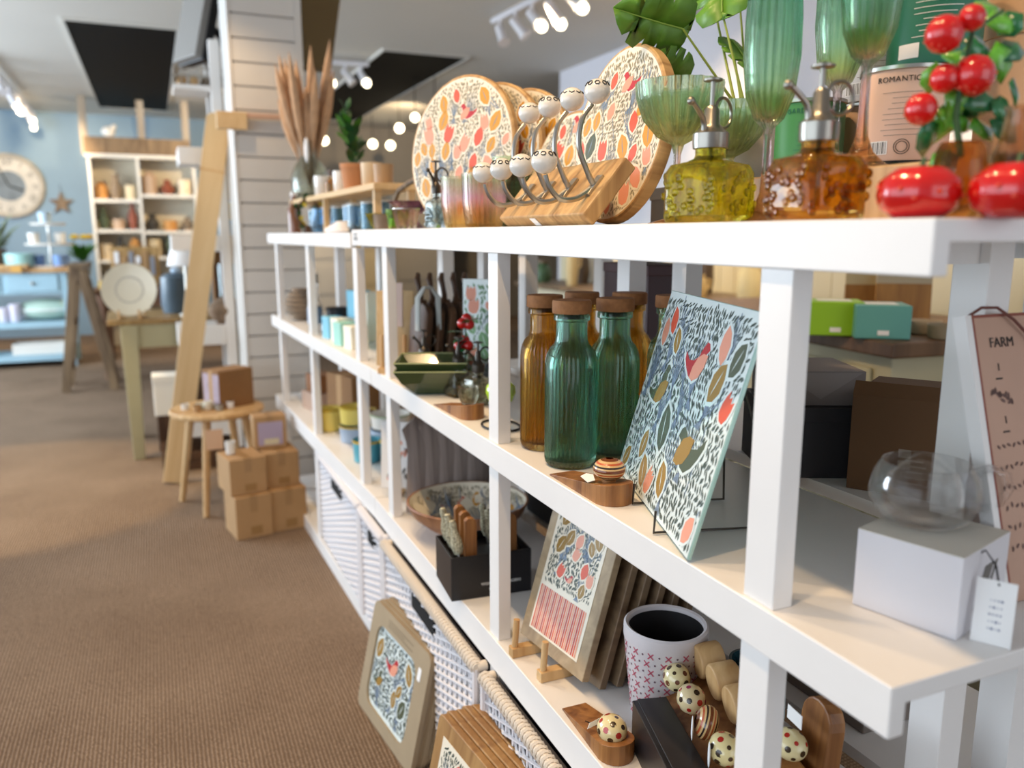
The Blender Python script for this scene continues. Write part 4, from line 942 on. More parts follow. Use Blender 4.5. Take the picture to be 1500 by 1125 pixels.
MB().prism([(-.028, 0), (.028, 0), (.028, .15)] + [(.028 * math.cos(a), .15 + .028 * math.sin(a)) for a in [PI * j / 8 for j in range(1, 8)]] + [(-.028, .15)], -.011, .011, TR(0, 0, 0) @ RX(PI / 2 - .08)).build('board', ACACIA, k2, bev=.0025)
ladybird(k2, TR(-.0, -.032, .125), .02, 'e2d3a0', 9)
MB().box(-.016, .012, -.0135, -.0125, .15, .168, TR(0, -.014, 0)).build('price_tag', PAPER, k2)
kc = thing('kraft_carton', 'small kraft carton lying under the near end of the bottom shelf', 'box', (.78, .52, ZB + .0), R(20))
MB().box(-.06, .06, -.05, .05, 0, .075).build('body', KRAFT, kc, bev=.001); MB().box(-.0605, .0605, -.012, .012, 0, .0755).build('tape', mat('tape_brown', ''), kc)
# row of grey curved boards
for k in range(5):
    o = thing('slate_board', ('first', 'second', 'third', 'fourth', 'fifth')[k] + ' grey brown curved board from the left in the row behind the printed bowl', 'serving board', (.604 + k * .037, 1.99 - k * .006, ZB + .001), R(-4), group='grey boards standing in a row')
    pts = [(.0, 0, .002), (.004, 0, .09), (.008, 0, .17), (-.002, 0, .215), (-.03, 0, .245)]
    MB().tube(pts, [.0105, .0105, .0105, .010, .006], 8, None, 0, True, False, 4.0).build('board', wood('grey_wood', '6f625c', 'a39690', 14), o)
    MB().ball((-.012, -.0, .06), .008, .3, 1.2, .6, 8, 6).build('printed_mark', mat('brand_mark_dark', '4a403c', .7), o)
# ------------------------------------------------------------------ wicker baskets under the bottom shelf
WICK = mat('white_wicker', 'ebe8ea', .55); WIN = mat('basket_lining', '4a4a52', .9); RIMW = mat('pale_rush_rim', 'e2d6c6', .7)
def basket(label, y0, y1, front=.496, zt=.392, slot=True, fine=1.0, rimw=False):
    o = thing('wicker_basket', label, 'basket', (front, y0, .0565), group='white wicker baskets')
    Ln, H_, Dp = y1 - y0, zt - .0565, .026
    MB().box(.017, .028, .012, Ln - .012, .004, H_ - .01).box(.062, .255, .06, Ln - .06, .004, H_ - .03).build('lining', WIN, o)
    st = MB(); n = max(6, int(Ln / (.030 * fine))); slot_w, slot_z0, slot_z1 = .085 if Ln > .4 else .035, H_ - .072, H_ - .036
    for i in range(n + 1):
        y = .012 + (Ln - .024) * i / n
        if slot and abs(y - Ln / 2) < slot_w - .004: st.tube([(.010, y, .002), (.010, y, slot_z0 - .002)], .0034, 5); st.tube([(.010, y, slot_z1 + .002), (.010, y, H_ - .012)], .0034, 5)
        else: st.tube([(.010, y, .002), (.010, y, H_ - .012)], .0034, 5)
    so = st.build('stake_rods', WICK, o); so['kind'] = 'stuff'
    wv = MB(); rows = int((H_ - .03) / (.0098 * fine))
    for r_ in range(rows):
        z = .010 + r_ * (H_ - .034) / (rows - 1); pts = []
        def seg(ya, yb):
            m_ = max(2, int((yb - ya) / (Ln - .024) * n)); pp_ = []
            for i in range(m_ + 1):
                y = ya + (yb - ya) * i / m_; pp_.append((.0095 + .0052 * (1 if (i + r_) % 2 else -1), y, z))
            wv.tube(pp_, .0036, 5, None, 0, True, False, .75)
        if slot and slot_z0 < z < slot_z1:
            seg(.008, Ln / 2 - slot_w); seg(Ln / 2 + slot_w, Ln - .008)
        else: seg(.008, Ln - .008)
    wo = wv.build('woven_cane', WICK, o, fix=True); wo['kind'] = 'stuff'
    rm = MB().tube([(.006, 0, H_ - .010), (.006, Ln, H_ - .010)], .010, 10).tube([(.006, .006, H_ - .01), (Dp, .006, H_ - .010)], .010, 10).tube([(.006, Ln - .006, H_ - .01), (Dp, Ln - .006, H_ - .010)], .010, 10)
    rm.build('rim_core', RIMW if rimw else WICK, o)
    wr_ = MB(); k = int(Ln / .0125)
    for i in range(k):
        y = (i + .5) * Ln / k; wr_.tube([(.006 + .0112 * math.cos(a), y + .0015 * a / 6, H_ - .010 + .0112 * math.sin(a)) for a in [2 * PI * j / 8 for j in range(8)]], .0034, 4, None, 0, False, True)
    w2_ = wr_.build('rim_wrapping', RIMW if rimw else WICK, o); w2_['kind'] = 'stuff'
    if slot:
        MB().box(.0030, .0042, Ln / 2 - slot_w + .002, Ln / 2 + slot_w - .002, slot_z0, slot_z1).build('handle_slot_shade', mat('slot_shade', '0c0b0c', .9), o)  # flat black panel paints the shade inside the handle slot
    for y in (.006, Ln - .006): MB().tube([(.004, y, .0), (.004, y, H_ - .012)], .0075, 8).build('corner_post', WICK, o)
    return o
basket('white wicker basket at the near end beside the wooden board stack', .640, 1.285, slot=False, rimw=True)
basket('long white wicker basket behind the leaning framed trays', 1.315, 2.000, rimw=True)
basket('narrow white wicker basket between the two long ones', 2.030, 2.285, .500, .393)
basket('far white wicker basket beside the floor cartons', 2.315, 2.985,   .503, .393, fine=1.0)
# ------------------------------------------------------------------ trays and boards leaning on the floor
def lean_stack(name, cat, group, BLp, BRp, lean, rise, labels, builder, dx):
    ux = (BRp - BLp).normalized(); L_ = (BRp - BLp).length; nn = Vector((-ux.y, ux.x, 0)); uy = nn * lean + Vector((0, 0, rise)); Hh = uy.length
    for k, lab in enumerate(labels):
        o = thing(name, lab, cat, group=group)
        basis(o, BLp + nn * (dx * k) + Vector((0, 0, .002)) - ux * .004 * (k % 2), ux, uy); builder(o, L_, Hh, k)
def chamf(x0, x1, y0, y1, c): return [(x0 + c, y0), (x1 - c, y0), (x1, y0 + c), (x1, y1 - c), (x1 - c, y1), (x0 + c, y1), (x0, y1 - c), (x0, y0 + c)]
def rounded(x0, x1, y0, y1, r, n=5):
    p = []
    for cx_, cy_, a0 in ((x1 - r, y0 + r, -90), (x1 - r, y1 - r, 0), (x0 + r, y1 - r, 90), (x0 + r, y0 + r, 180)):
        for k in range(n + 1): a = R(a0 + 90 * k / n); p.append((cx_ + r * math.cos(a), cy_ + r * math.sin(a)))
    return p
def tray(o, L_, Hh, k):
    t = .0118
    out = rounded(0, L_, 0, Hh, .022); inn = rounded(.042, L_ - .060, .030, Hh - .045, .035); n = len(out)
    vs = [(x, y, 0) for x, y in out] + [(x, y, 0) for x, y in inn] + [(x, y, -t) for x, y in out] + [(x, y, -t) for x, y in inn]
    fs = []
    for i in range(n):
        j = (i + 1) % n; fs += [(i, j, n + j, n + i), (2*n + i, 3*n + i, 3*n + j, 2*n + j), (i, 2*n + i, 2*n + j, j), (n + i, n + j, 3*n + j, 3*n + i)]
    MB().add(vs, fs).build('card_sleeve', CARD_GREY, o)
    MB().prism(rounded(.040, L_ - .058, .028, Hh - .043, .035), -t + .001, -.006).build('tray', P_ICE, o)
    if k == 0:
        q, ms = printed(lambda u, v: .046 < u < L_ - .064 and .034 < v < Hh - .049, .046, L_ - .064, .034, Hh - .049, P_ICE, 57, .046, .8, stroke=.013, z=-.0055, birds=((.150, .165, .11, 2), (.085, .105, .09, -2)))
        q.build('printed_pattern', ms, o, fix=False)
        b = MB()
        for i in range(3): b.flat([(.10, Hh - .018 - i * .007), (.25 - .05 * (i % 2), Hh - .018 - i * .007), (.25 - .05 * (i % 2), Hh - .0155 - i * .007), (.10, Hh - .0155 - i * .007)], .0003)
        b.build('printed_lines', mat('sleeve_print', '7b6a50', .7), o, fix=False)
        st_ = MB().prism(rounded(L_ - .050, L_ - .034, Hh - .075, Hh - .045, .004), .0002, .0008).build('price_sticker', PAPER, o)
lean_stack('framed_tray', 'tray', 'framed trays leaning on the baskets', Vector((.397, 1.912, 0)), Vector((.436, 1.571, 0)), .060, .27,
           ['front framed tray showing the bird print, leaning against the wicker baskets'] + [s_ + ' grey card framed tray behind the front printed one' for s_ in ('second', 'third', 'fourth')], tray, .0125)
def wboard(o, L_, Hh, k):
    MB().prism(rounded(0, L_, 0, Hh, .012), -.0148, 0).build('board', wood('stack_wood', '8a6236', 'b58d58', 14, (1, .12, 1)), o, bev=.0015)
    if k == 0:
        MB().box(.030, L_ - .03, .03, Hh - .03, 0, .0006).build('printed_ground', P_CREAM, o)
        q, ms = printed(rect_in(.034, L_ - .034, .034, Hh - .034), .034, L_ - .034, .034, Hh - .034, P_CREAM, 61, .036, .8, stroke=.011, z=.0009)
        q.build('printed_pattern', ms, o, fix=False)
lean_stack('wooden_board', 'serving board', 'wooden boards leaning on the baskets', Vector((.352, 1.292, 0)), Vector((.385, .99, 0)), .070, .320,
           ['front brown wooden board with printed centre, leaning at the bottom edge of view'] + [s_ + ' brown wooden board behind the front one at the bottom edge' for s_ in ('second', 'third', 'fourth', 'fifth')], wboard, .0158)
# ------------------------------------------------------------------ far unit stock
def simple_mug(name, label, cat, p, r, h, m_, band=None, group=None, handle=True, rz=0):
    o = thing(name, label, cat, p, rz, group=group)
    MB().lathe([(0, 0), (r * .8, 0), (r * .92, h * .06), (r, h), (r * .95, h), (r * .88, h * .1), (0, h * .08)], 28).build('body', m_, o)
    if band: MB().lathe([(r * 1.0, h * .9), (r * 1.012, h * .92), (r * 1.012, h), (r * .99, h * 1.01)], 28).build('rim', band, o)
    if handle: MB().tube([(r * .95, 0, h * .8), (r * 1.45, 0, h * .75), (r * 1.5, 0, h * .4), (r * .93, 0, h * .25)], .005, 7).build('handle', m_, o)
    return o
YEL = mat('enamel_yellow', 'e6cf6c', .3); TEAL = mat('enamel_teal', '5aa6b8', .3); LILB = mat('enamel_grey_blue', '9fb0c4', .3); GLD = mat('enamel_gold_rim', 'c8a838', .3)
DTEAL = mat('enamel_deep_teal', '2c7480', .3); MINT = mat('card_mint', '9fd6c8', .6); AQUA = mat('card_aqua', '7cc0d8', .6); IVORY = mat('card_ivory', 'f0ecda', .6)
def fp(x, y, z): p = far(x, y); return (p.x, p.y, z)
# bottom board of the far unit
simple_mug('enamel_pot', 'pale yellow enamel pot on top of the grey blue one', 'pot', fp(.115, .66, ZB + .062), .052, .065, YEL, GLD)
simple_mug('enamel_pot', 'grey blue enamel pot with gold rim under the yellow one', 'pot', fp(.115, .655, ZB), .056, .060, LILB, GLD)
simple_mug('enamel_pot', 'pale yellow enamel pot farthest along the bottom board', 'pot', fp(.07, .86, ZB), .050, .085, YEL, GLD)
simple_mug('enamel_pot', 'teal enamel pot nearest the end post of the far unit', 'pot', fp(.085, .38, ZB), .048, .072, TEAL, GLD)
simple_mug('enamel_pot', 'deep teal enamel pot half behind the teal one', 'pot', fp(.155, .30, ZB), .050, .085, DTEAL, GLD)
simple_mug('enamel_bowl', 'white and green enamel bowl stacked high behind the post', 'bowl', fp(.20, .50, ZB + .075), .07, .05, CERAM, mat('sage_band', '9db08a', .4), handle=False)
simple_mug('enamel_bowl', 'grey blue enamel bowl under the white one', 'bowl', fp(.20, .50, ZB), .07, .072, LILB, handle=False)
o = thing('cardboard_box', 'brown cardboard box at the back of the far bottom board', 'box', fp(.21, .98, ZB), .3)
MB().box(-.08, .08, -.10, .10, 0, .19).build('body', KRAFT_D, o, bev=.002); MB().box(-.0805, .0805, -.02, .02, 0, .1905).build('tape', KRAFT, o)
o = thing('stacked_carton', 'pale carton of mixed goods beyond the brown box', 'box', fp(.13, 1.26, ZB), .2)
MB().box(-.06, .06, -.08, .08, 0, .075).build('body', mat('pale_card', 'b89a86', .7), o, bev=.002); MB().box(-.05, .04, -.06, .05, .0752, .15).build('lid', mat('rust_card', '8a5a34', .7), o, bev=.002)
te = thing('towel_easel', 'pale wooden easel with a white printed card, left of the grey boards', 'easel', (.575, 2.13, ZB), R(-30))
MB().box(-.045, .045, .0, .006, .03, .215, RX(-.12)).build('card', PAPER, te); MB().box(-.012, .012, -.03, .06, 0, .012).build('foot', OAK, te); MB().tube([(0, -.018, .008), (0, -.012, .075)], .006, 8).build('peg', OAK, te)
b = MB(); rd = random.Random(4)
for i in range(16): b.flat(tf(LEAFP, rd.uniform(-.034, .034), rd.uniform(.05, .2), .02, rd.uniform(-1, 1)), 0, RX(-.12) @ TR(0, -.0006, 0) @ RX(PI / 2), i % 2)
b.build('printed_pattern', [GREYINK, P_PINK], te, fix=False)
# middle board of the far unit
def gift(label, p, sx, sy, h, m_, rz=.2, band=None):
    o = thing('gift_carton', label, 'box', p, rz, group='pastel cartons on the far middle board')
    MB().box(-sx, sx, -sy, sy, 0, h).build('body', m_, o, bev=.002); MB().box(-sx * 1.02, sx * 1.02, -sy * 1.02, sy * 1.02, h * .78, h + .001).build('lid', band or m_, o, bev=.002)
    return o
gift('aqua carton at the left of the pastel group', fp(.06, .70, ZM), .028, .03, .075, AQUA)
gift('ivory carton between aqua and mint cartons', fp(.07, .60, ZM), .03, .03, .078, IVORY)
gift('mint carton in front of the ivory one', fp(.055, .50, ZM), .03, .03, .074, MINT)
gift('ivory carton nearest the post in the pastel group', fp(.065, .40, ZM), .03, .03, .072, IVORY)
gift('tall aqua carton in the back row', fp(.15, .68, ZM), .03, .035, .165, AQUA); gift('tall ivory carton in the back row', fp(.16, .56, ZM), .03, .035, .165, IVORY)
gift('mint carton with grey lid at the back by the post', fp(.18, .40, ZM), .03, .035, .150, MINT, band=mat('card_grey_blue', '8fa2b0', .6))
ra = thing('plate_easel', 'pale wooden easel holding a pinkish card, between the two end posts', 'easel', (.565, 2.075, ZM), R(-25))
for x in (-.03, .03): MB().box(x - .01, x + .01, -.035, .03, 0, .014).build('foot', OAK, ra, bev=.001); MB().tube([(x, -.022, .01), (x, -.014, .10)], .006, 8).build('peg', OAK, ra)
MB().box(-.05, .05, .0, .008, .016, .215, RX(-.14)).build('board', PINE, ra, bev=.002)
MB().box(-.03, .02, -.002, -.0005, .12, .235, RX(-.14)).build('card', mat('card_blush', 'e8cfc4', .6), ra)
o = thing('rope_ball', 'brown woven rope ball at the far left end of the middle board', 'ornament', fp(.075, 1.34, ZM)); b = MB()
for k in range(7):
    z_ = .012 + k * .019; rr = .058 * math.sin(PI * (.16 + .68 * k / 6)); b.tube([(rr * math.cos(a), rr * math.sin(a), z_) for a in [2 * PI * j / 16 for j in range(16)]], .0105, 7, None, 0, False, True)
b.build('coils', mat('rope', '8d7a66', .9), o)
MB().ball((0, 0, .065), .05, 1, 1, 1.1).build('core', mat('rope_dark', '6b5a4a', .9), o)
o = thing('spirit_bottle', 'tall pale bottle with black cap and blue label on the far middle board', 'bottle', fp(.045, .92, ZM))
MB().lathe([(0, 0), (.026, 0), (.028, .004), (.028, .10), (.012, .135), (.011, .18), (0, .18)], 24).build('bottle', glass('white_bottle_glass', 'dfe6ea', .3, .2), o)
MB().lathe([(0, .1805), (.015, .1805), (.015, .215), (0, .215)], 20).build('cap', INK, o); MB().lathe([(.0284, .03), (.0284, .09)], 24).build('label', mat('label_blue', '7f97b4', .5), o)
o = thing('slim_candle', 'slim white taper candle near the far end of the middle board', 'candle', fp(.12, 1.22, ZM)); MB().lathe([(0, .012), (.008, .012), (.0075, .20), (.002, .205), (0, .205)], 14).build('candle', CERAM, o); MB().lathe([(0, 0), (.03, 0), (.03, .006), (.012, .012), (0, .012)], 18).build('holder', METAL, o)
o = thing('black_pot', 'black pot behind the pastel cartons', 'pot', fp(.12, .86, ZM)); MB().lathe([(0, 0), (.04, 0), (.045, .09), (.04, .09), (.036, .01), (0, .01)], 24).build('pot', BLACK, o); MB().lathe([(.046, .084), (.048, .087), (.048, .092), (.044, .092)], 24).build('rim', BLACK, o)
# top board of the far unit and far end of the near one
ZF = ZT - .008
rz_ = at(470, 300, 0, .68); 
rp_ = thing('plank_riser', 'narrow wooden plank raised on pegs along the back of the far top board', 'riser', (.640, 2.62, ZF), R(1))
RH = .120
MB().box(-.07, .07, -.33, 1.05, RH, RH + .018).build('plank', PINE, rp_, bev=.002)
for y in (-.29, .40, 1.0):
    for x in (-.05, .05): MB().box(x - .01, x + .01, y - .01, y + .01, 0.0005, RH).build('leg', PINE, rp_)
def onr(px, d): p = pos(px, d, ZF + RH + .0185); return (.640, p.y, p.z)
dv = thing('demijohn_vase', 'large round clear glass vase of pampas grass by the pillar', 'vase', onr(446, 3.5))
MB().lathe([(0, .001), (.062, .001), (.078, .03), (.080, .10), (.060, .15), (.024, .19), (.022, .24), (.028, .245), (.024, .245), (.018, .24), (.02, .19), (.055, .145), (.075, .10), (.073, .03), (0, .008)], 32).build('vase', glass('greenish_clear_glass', 'dbe6dc', .5, .03), dv)
PAMP = mat('pampas', 'c9a27e', .9, vary=.15, vs=30)
rd = random.Random(12)
for k in range(20):
    a = rd.uniform(0, 6.28); sp = rd.uniform(.02, .15); h_ = rd.uniform(.42, .68)
    tip = Vector((math.cos(a) * sp, math.sin(a) * sp, h_)); q = [Vector((tip.x * t ** .8, tip.y * t ** .8, .06 + (h_ - .06) * t)) for t in (0, .3, .42, .55, .7, .85, 1)]
    MB().tube(q, [.0014, .0016, .009, .018, .020, .014, .001], 7).build('plume', PAMP, dv)
MB().ball((-.02, -.06, .205), .03, .35, .5, 1.7, 10, 8).build('ribbon', PAPER, dv)
simple_mug('white_jug', 'white striped pot on the plank beside the demijohn', 'pot', onr(466, 3.25), .035, .085, CERAM, handle=False)
o = thing('amber_bottle', 'small amber dropper bottle with dark cap on the plank', 'bottle', onr(487, 3.1)); MB().lathe([(0, 0), (.024, 0), (.025, .05), (.01, .062), (.01, .075), (0, .075)], 20).build('bottle', AMB, o); MB().lathe([(0, .0755), (.013, .0755), (.013, .097), (0, .097)], 16).build('cap', WALNUT, o)
simple_mug('white_jar', 'white jar next to the amber dropper bottle', 'jar', onr(508, 2.95), .03, .08, CERAM, handle=False)
po = thing('potted_plant', 'bushy dark green plant in a ribbed terracotta pot on the plank', 'plant', onr(535, 2.77))
MB().lathe([(0, 0), (.035, 0), (.045, .075), (.047, .075), (.047, .09), (.041, .09), (.036, .07), (0, .07)], 28, None, 0, (14, .012)).build('pot', mat('terracotta', 'b97f52', .75, vary=.08), po)
rd = random.Random(7)
for k in range(44):
    a = rd.uniform(0, 6.28); z0 = .09 + rd.random() * .12; b = MB(); rr = rd.uniform(.02, .065)
    if k < 14: z0 += .07; rr *= .5
    d = Vector((math.cos(a), math.sin(a), 0)); leaf_blade(b, d * rr * .3 + Vector((-.02 if k < 14 else 0, 0, z0)), d * rr + Vector((-.025 if k < 14 else 0, 0, z0 + .045)), .016, (0, 0, 1)); b.build('leaf', LEAFD if k % 3 else LEAF, po, fix=False)
MB().tube([(0, 0, .07), (-.005, 0, .15), (-.02, 0, .26)], .004, 6).build('stem', LEAFD, po)
simple_mug('clay_tumbler', 'pale beige tumbler on the plank right of the potted plant', 'tumbler', onr(563, 2.55), .034, .075, mat('beige_glaze', 'd2b994', .5), handle=False)
simple_mug('clay_tumbler', 'brown tumbler near the plank end', 'tumbler', onr(577, 2.42), .03, .06, mat('brown_glaze', 'a3845e', .5), handle=False)
for k in range(8):
    p = Vector((.645, 2.38 + k * .155, 0)); o = thing('glass_tube_vase', ('first', 'second', 'third', 'fourth', 'fifth', 'sixth', 'seventh', 'eighth')[k] + ' tall blue glass under the plank, counting from the near end', 'vase', (p.x - .01 - (k % 3) * .01, p.y, ZF), group='blue glasses under the plank')
    MB().lathe([(0, .001), (.028, .001), (.03, .09), (.028, .09), (.026, .008), (0, .007)], 20).build('glass', glass('blue_glass_%d' % (k % 3), ('8fb9d8', '6f9fb4', 'a9c6d4')[k % 3], .35, .04), o)
    MB().lathe([(.0285, .089), (.0305, .090), (.0305, .093), (.0280, .093)], 20).build('rim', CERAM, o)
p = at(448, 338, 2, ZF + .001)
wt = thing('mini_wreath', 'small dark green wreath with yellow buds at the far end of the top board', 'wreath', (.568, 3.30, ZF), R(10))
rd = random.Random(3)
for k in range(34):
    a = 2 * PI * k / 34; b = MB(); c = Vector((.048 * math.cos(a), 0, .075 + .052 * math.sin(a))); d = Vector((rd.uniform(-1, 1), rd.uniform(-1, 1), rd.uniform(-1, 1))).normalized()
    leaf_blade(b, c, c + d * .032, .010, (0, 1, .2)); b.build('leaf', LEAFD if k % 4 else mat('yellow_bud', 'd2c040', .6), wt, fix=False)
MB().tube([(.048 * math.cos(a), 0, .075 + .052 * math.sin(a)) for a in [2 * PI * k / 20 for k in range(20)]], .006, 6, None, 0, False, True).build('ring', WALNUT, wt)
MB().box(-.02, .02, -.012, .012, 0, .022).build('foot', WALNUT, wt)
bb = thing('brown_bottle', 'slim brown bottle at the left end of the far top board', 'bottle', (.56, 3.60, ZF)); MB().lathe([(0, 0), (.026, 0), (.028, .10), (.012, .13), (.012, .155), (0, .155)], 20).build('bottle', mat('brown_bottle_glass', '7a4a26', .2, coat=.5), bb); MB().lathe([(0, .1555), (.014, .1555), (.014, .17), (0, .17)], 16).build('cap', PAPER, bb)
o = thing('blue_glass_jug', 'pale blue glass vase beside the wreath', 'vase', (.573, 3.08, ZF)); MB().lathe([(0, .001), (.03, .001), (.042, .03), (.030, .07), (.034, .09), (.031, .09), (.027, .07), (.038, .03), (0, .006)], 24).build('glass', glass('sky_glass', '8fc0e8', .35, .04), o); MB().tube([(.033, 0, .08), (.058, 0, .07), (.055, 0, .035), (.04, 0, .03)], .004, 7).build('handle', glass('sky_glass', ''), o)
rc = thing('rope_trivet', 'coil of thick white rope on the top board at the joint', 'trivet', (.590, 2.78, ZF)); b = MB()
for k in range(4): b.tube([((.05 - k * .011) * math.cos(a), (.09 - k * .02) * math.sin(a), .009 + k * .007) for a in [2 * PI * j / 26 for j in range(26)]], .0095, 7, None, 0, False, True)
b.build('coils', mat('white_rope', 'e8e4e4', .9, bump=.6, bs=160), rc); MB().lathe([(0, 0), (.05, 0), (.05, .003), (0, .003)], 20).build('base', mat('rope_base', '9fa3b4', .8), rc)
o = thing('yellow_dish', 'fluted yellow green glass dish near the joint of the top boards', 'dish', (.575, 2.20, ZT)); MB().lathe([(0, .001), (.024, .001), (.040, .030), (.046, .043), (.043, .043), (.036, .028), (.022, .006), (0, .006)], 48, None, 0, (12, .06)).build('dish', glass('yellow_green_glass', 'b4b43c', .3, .04), o); MB().lathe([(0, -.0), (.025, 0), (.025, .001), (0, .001)], 16).build('foot', mat('dish_foot', '8c8c34', .3), o)
pd = thing('purple_dish', 'wide purple glass dish on a short stem, left of the round boards', 'dish', (.590, 1.965, ZT))
MB().lathe([(0, .001), (.026, .001), (.024, .006), (.012, .02), (.014, .034), (.034, .044), (.060, .066), (.057, .067), (.03, .05), (0, .044)], 48, None, 0, (12, .04)).build('dish', glass('purple_glass', '7a3c5c', .2, .04), pd)
for lab, x, y in (('lime green glass votive on the left of the purple dish', .575, 2.06), ('lime green glass votive close to the front round board', .630, 1.86)):
    o = thing('lime_votive', lab, 'votive', (x, y, ZT), group='lime votives'); MB().lathe([(0, .001), (.02, .001), (.027, .05), (.025, .05), (.018, .008), (0, .007)], 24).build('glass', glass('lime_glass', '9fe02c', .3, .04), o); MB().lathe([(0, .0075), (.017, .0085), (.017, .028), (0, .028)], 16).build('candle', CERAM, o)
o = thing('peach_votive', 'peach and clear fluted glass votive under the purple dish rim', 'votive', (.545, 1.87, ZT)); MB().lathe([(0, .001), (.022, .001), (.032, .045), (.03, .045), (.02, .008), (0, .007)], 48, None, 0, (12, .05)).build('glass', glass('peach_votive_glass', 'f0cbb0', .4, .04), o); MB().lathe([(.0305, .044), (.0325, .045), (.0325, .047), (.03, .047)], 24).build('rim', METAL, o)
o = thing('handled_basket', 'curved wicker basket handle rising behind the yellow dish', 'basket', (.60, 2.10, ZT)); MB().tube([(0, .10, 0.008), (0, .09, .06), (0, .02, .10), (0, -.08, .115), (0, -.14, .12)], .007, 8).build('handle', DRIFT, o); MB().lathe([(0, 0), (.05, 0), (.06, .04), (.056, .04), (.046, .006), (0, .006)], 24, TR(0, .08, 0)).build('bowl', DRIFT, o)
# ------------------------------------------------------------------ aisle: stool, plank, cartons, table
sl = at(318, 600, 2, .455)
so_ = thing('stool', 'pale round wooden stool on splayed legs beside the far unit', 'stool', (at(318, 596, 2, .44).x, at(318, 596, 2, .44).y, 0)); sr = wid(so_.location + Vector((0, 0, .44)), 132) / 2
MB().lathe([(0, .415), (sr - .01, .415), (sr, .422), (sr, .434), (sr - .006, .44), (0, .44)], 40).build('seat', OAK, so_)
for a in (-115, -30, 60, 150):
    d = Vector((math.cos(R(a)), math.sin(R(a)), 0)); MB().tube([d * sr * .62 + Vector((0, 0, .416)), d * sr * .98 + Vector((0, 0, .002))], [.019, .013], 10).build('leg', OAK, so_)
sx, sy = so_.location.x, so_.location.y
o = thing('hang_tag', 'blush coloured paper tag hanging under the stool seat', 'tag', (sx - .03, sy - sr - .004, .30), 0); MB().box(-.034, .034, -.001, .001, 0, .085).build('card', mat('blush_card', 'd8b190', .7), o); MB().tube([(0, 0, .084), (0, .004, .116)], .001, 5).build('string', PAPER, o)
o = thing('printed_carton', 'brown carton with lilac printed front, standing on the stool', 'box', (sx + .055, sy + .02, .4405), R(28)); MB().box(-.085, .085, -.06, .07, 0, .165).build('body', KRAFT_D, o, bev=.002)
MB().flat([(-.06, .015), (.06, .015), (.06, .15), (-.06, .15)], 0, TR(-.0856, 0, 0) @ RZ(-PI / 2) @ RX(PI / 2)).build('printed_front', mat('lilac_print', 'a9959f', .6, vary=.2, vs=30), o, fix=False); MB().box(-.086, .086, -.012, .016, .0, .1656).build('tape', KRAFT, o)
rd = random.Random(4)
for k in range(5):
    simple_mug('small_trinket', ('pale stone trinket at the stool edge by the plank', 'tan trinket in the middle of the stool', 'cream trinket close to the carton on the stool', 'grey trinket at the front of the stool', 'white trinket against the carton side')[k], 'trinket', (sx - .13 + k * .045, sy - .05 - .03 * (k % 2) + .04 * (k == 0), .4405), .017, .025 + .006 * (k % 3), (CERAM, KRAFT, IVORY, mat('grey_stone', '9a948a', .7), PAPER)[k], handle=False)
sc = thing('scarf', 'pale printed cloth folded on the stool in front of the carton', 'cloth', (sx - .02, sy - .01, .4405), .2); MB().box(-.07, .05, -.035, .05, 0, .012).box(-.06, .04, -.03, .04, .012, .022).build('cloth', mat('floral_cloth', 'b5b09a', .9, vary=.35, vs=40), sc, bev=.004)
pk = thing('leaning_plank', 'tall tapering wooden plank leaning in front of the white display shelf', 'plank')
pb_, pt_ = at(258, 716, 2, 0), None
pb_ = Vector((at(256, 708, 2, 0).x, at(256, 708, 2, 0).y, .004)); ptop = at(321, 168, 1, pb_.y + .17)
yv = (ptop - pb_).normalized(); ux = Vector((1, -.05, 0)); ux -= yv * ux.dot(yv); basis(pk, pb_, ux, yv); PL = (ptop - pb_).length; w0 = wid(pb_, 16); w1 = wid(ptop, 17)
MB().prism([(-w0, 0), (w0, 0), (w1, PL - .02), (w1 * .6, PL), (-w1 * .6, PL), (-w1, PL - .02)], -.018, .018).build('plank', PINE, pk, bev=.003)
MB().box(-w1 * 1.04, w1 * 1.04, PL * .845, PL * .850, -.0195, .0195).build('band', OAK, pk)
hb = thing('hanging_rail', 'horizontal wooden rail fixed across the shiplap pillar above the plank', 'rail')
ra_, rb_ = at(316, 162, 1, 3.93), at(432, 150, 1, 3.93)
hb.location = (ra_.x, 3.945, ra_.z); MB().box(0, .13, -.018, .018, -.075, .0).build('end_block', PINE, hb, bev=.003); MB().box(.13, rb_.x - ra_.x, -.012, .012, -.022, .0).build('rail', mat('rail_blush', 'c9a690', .6), hb, bev=.003)
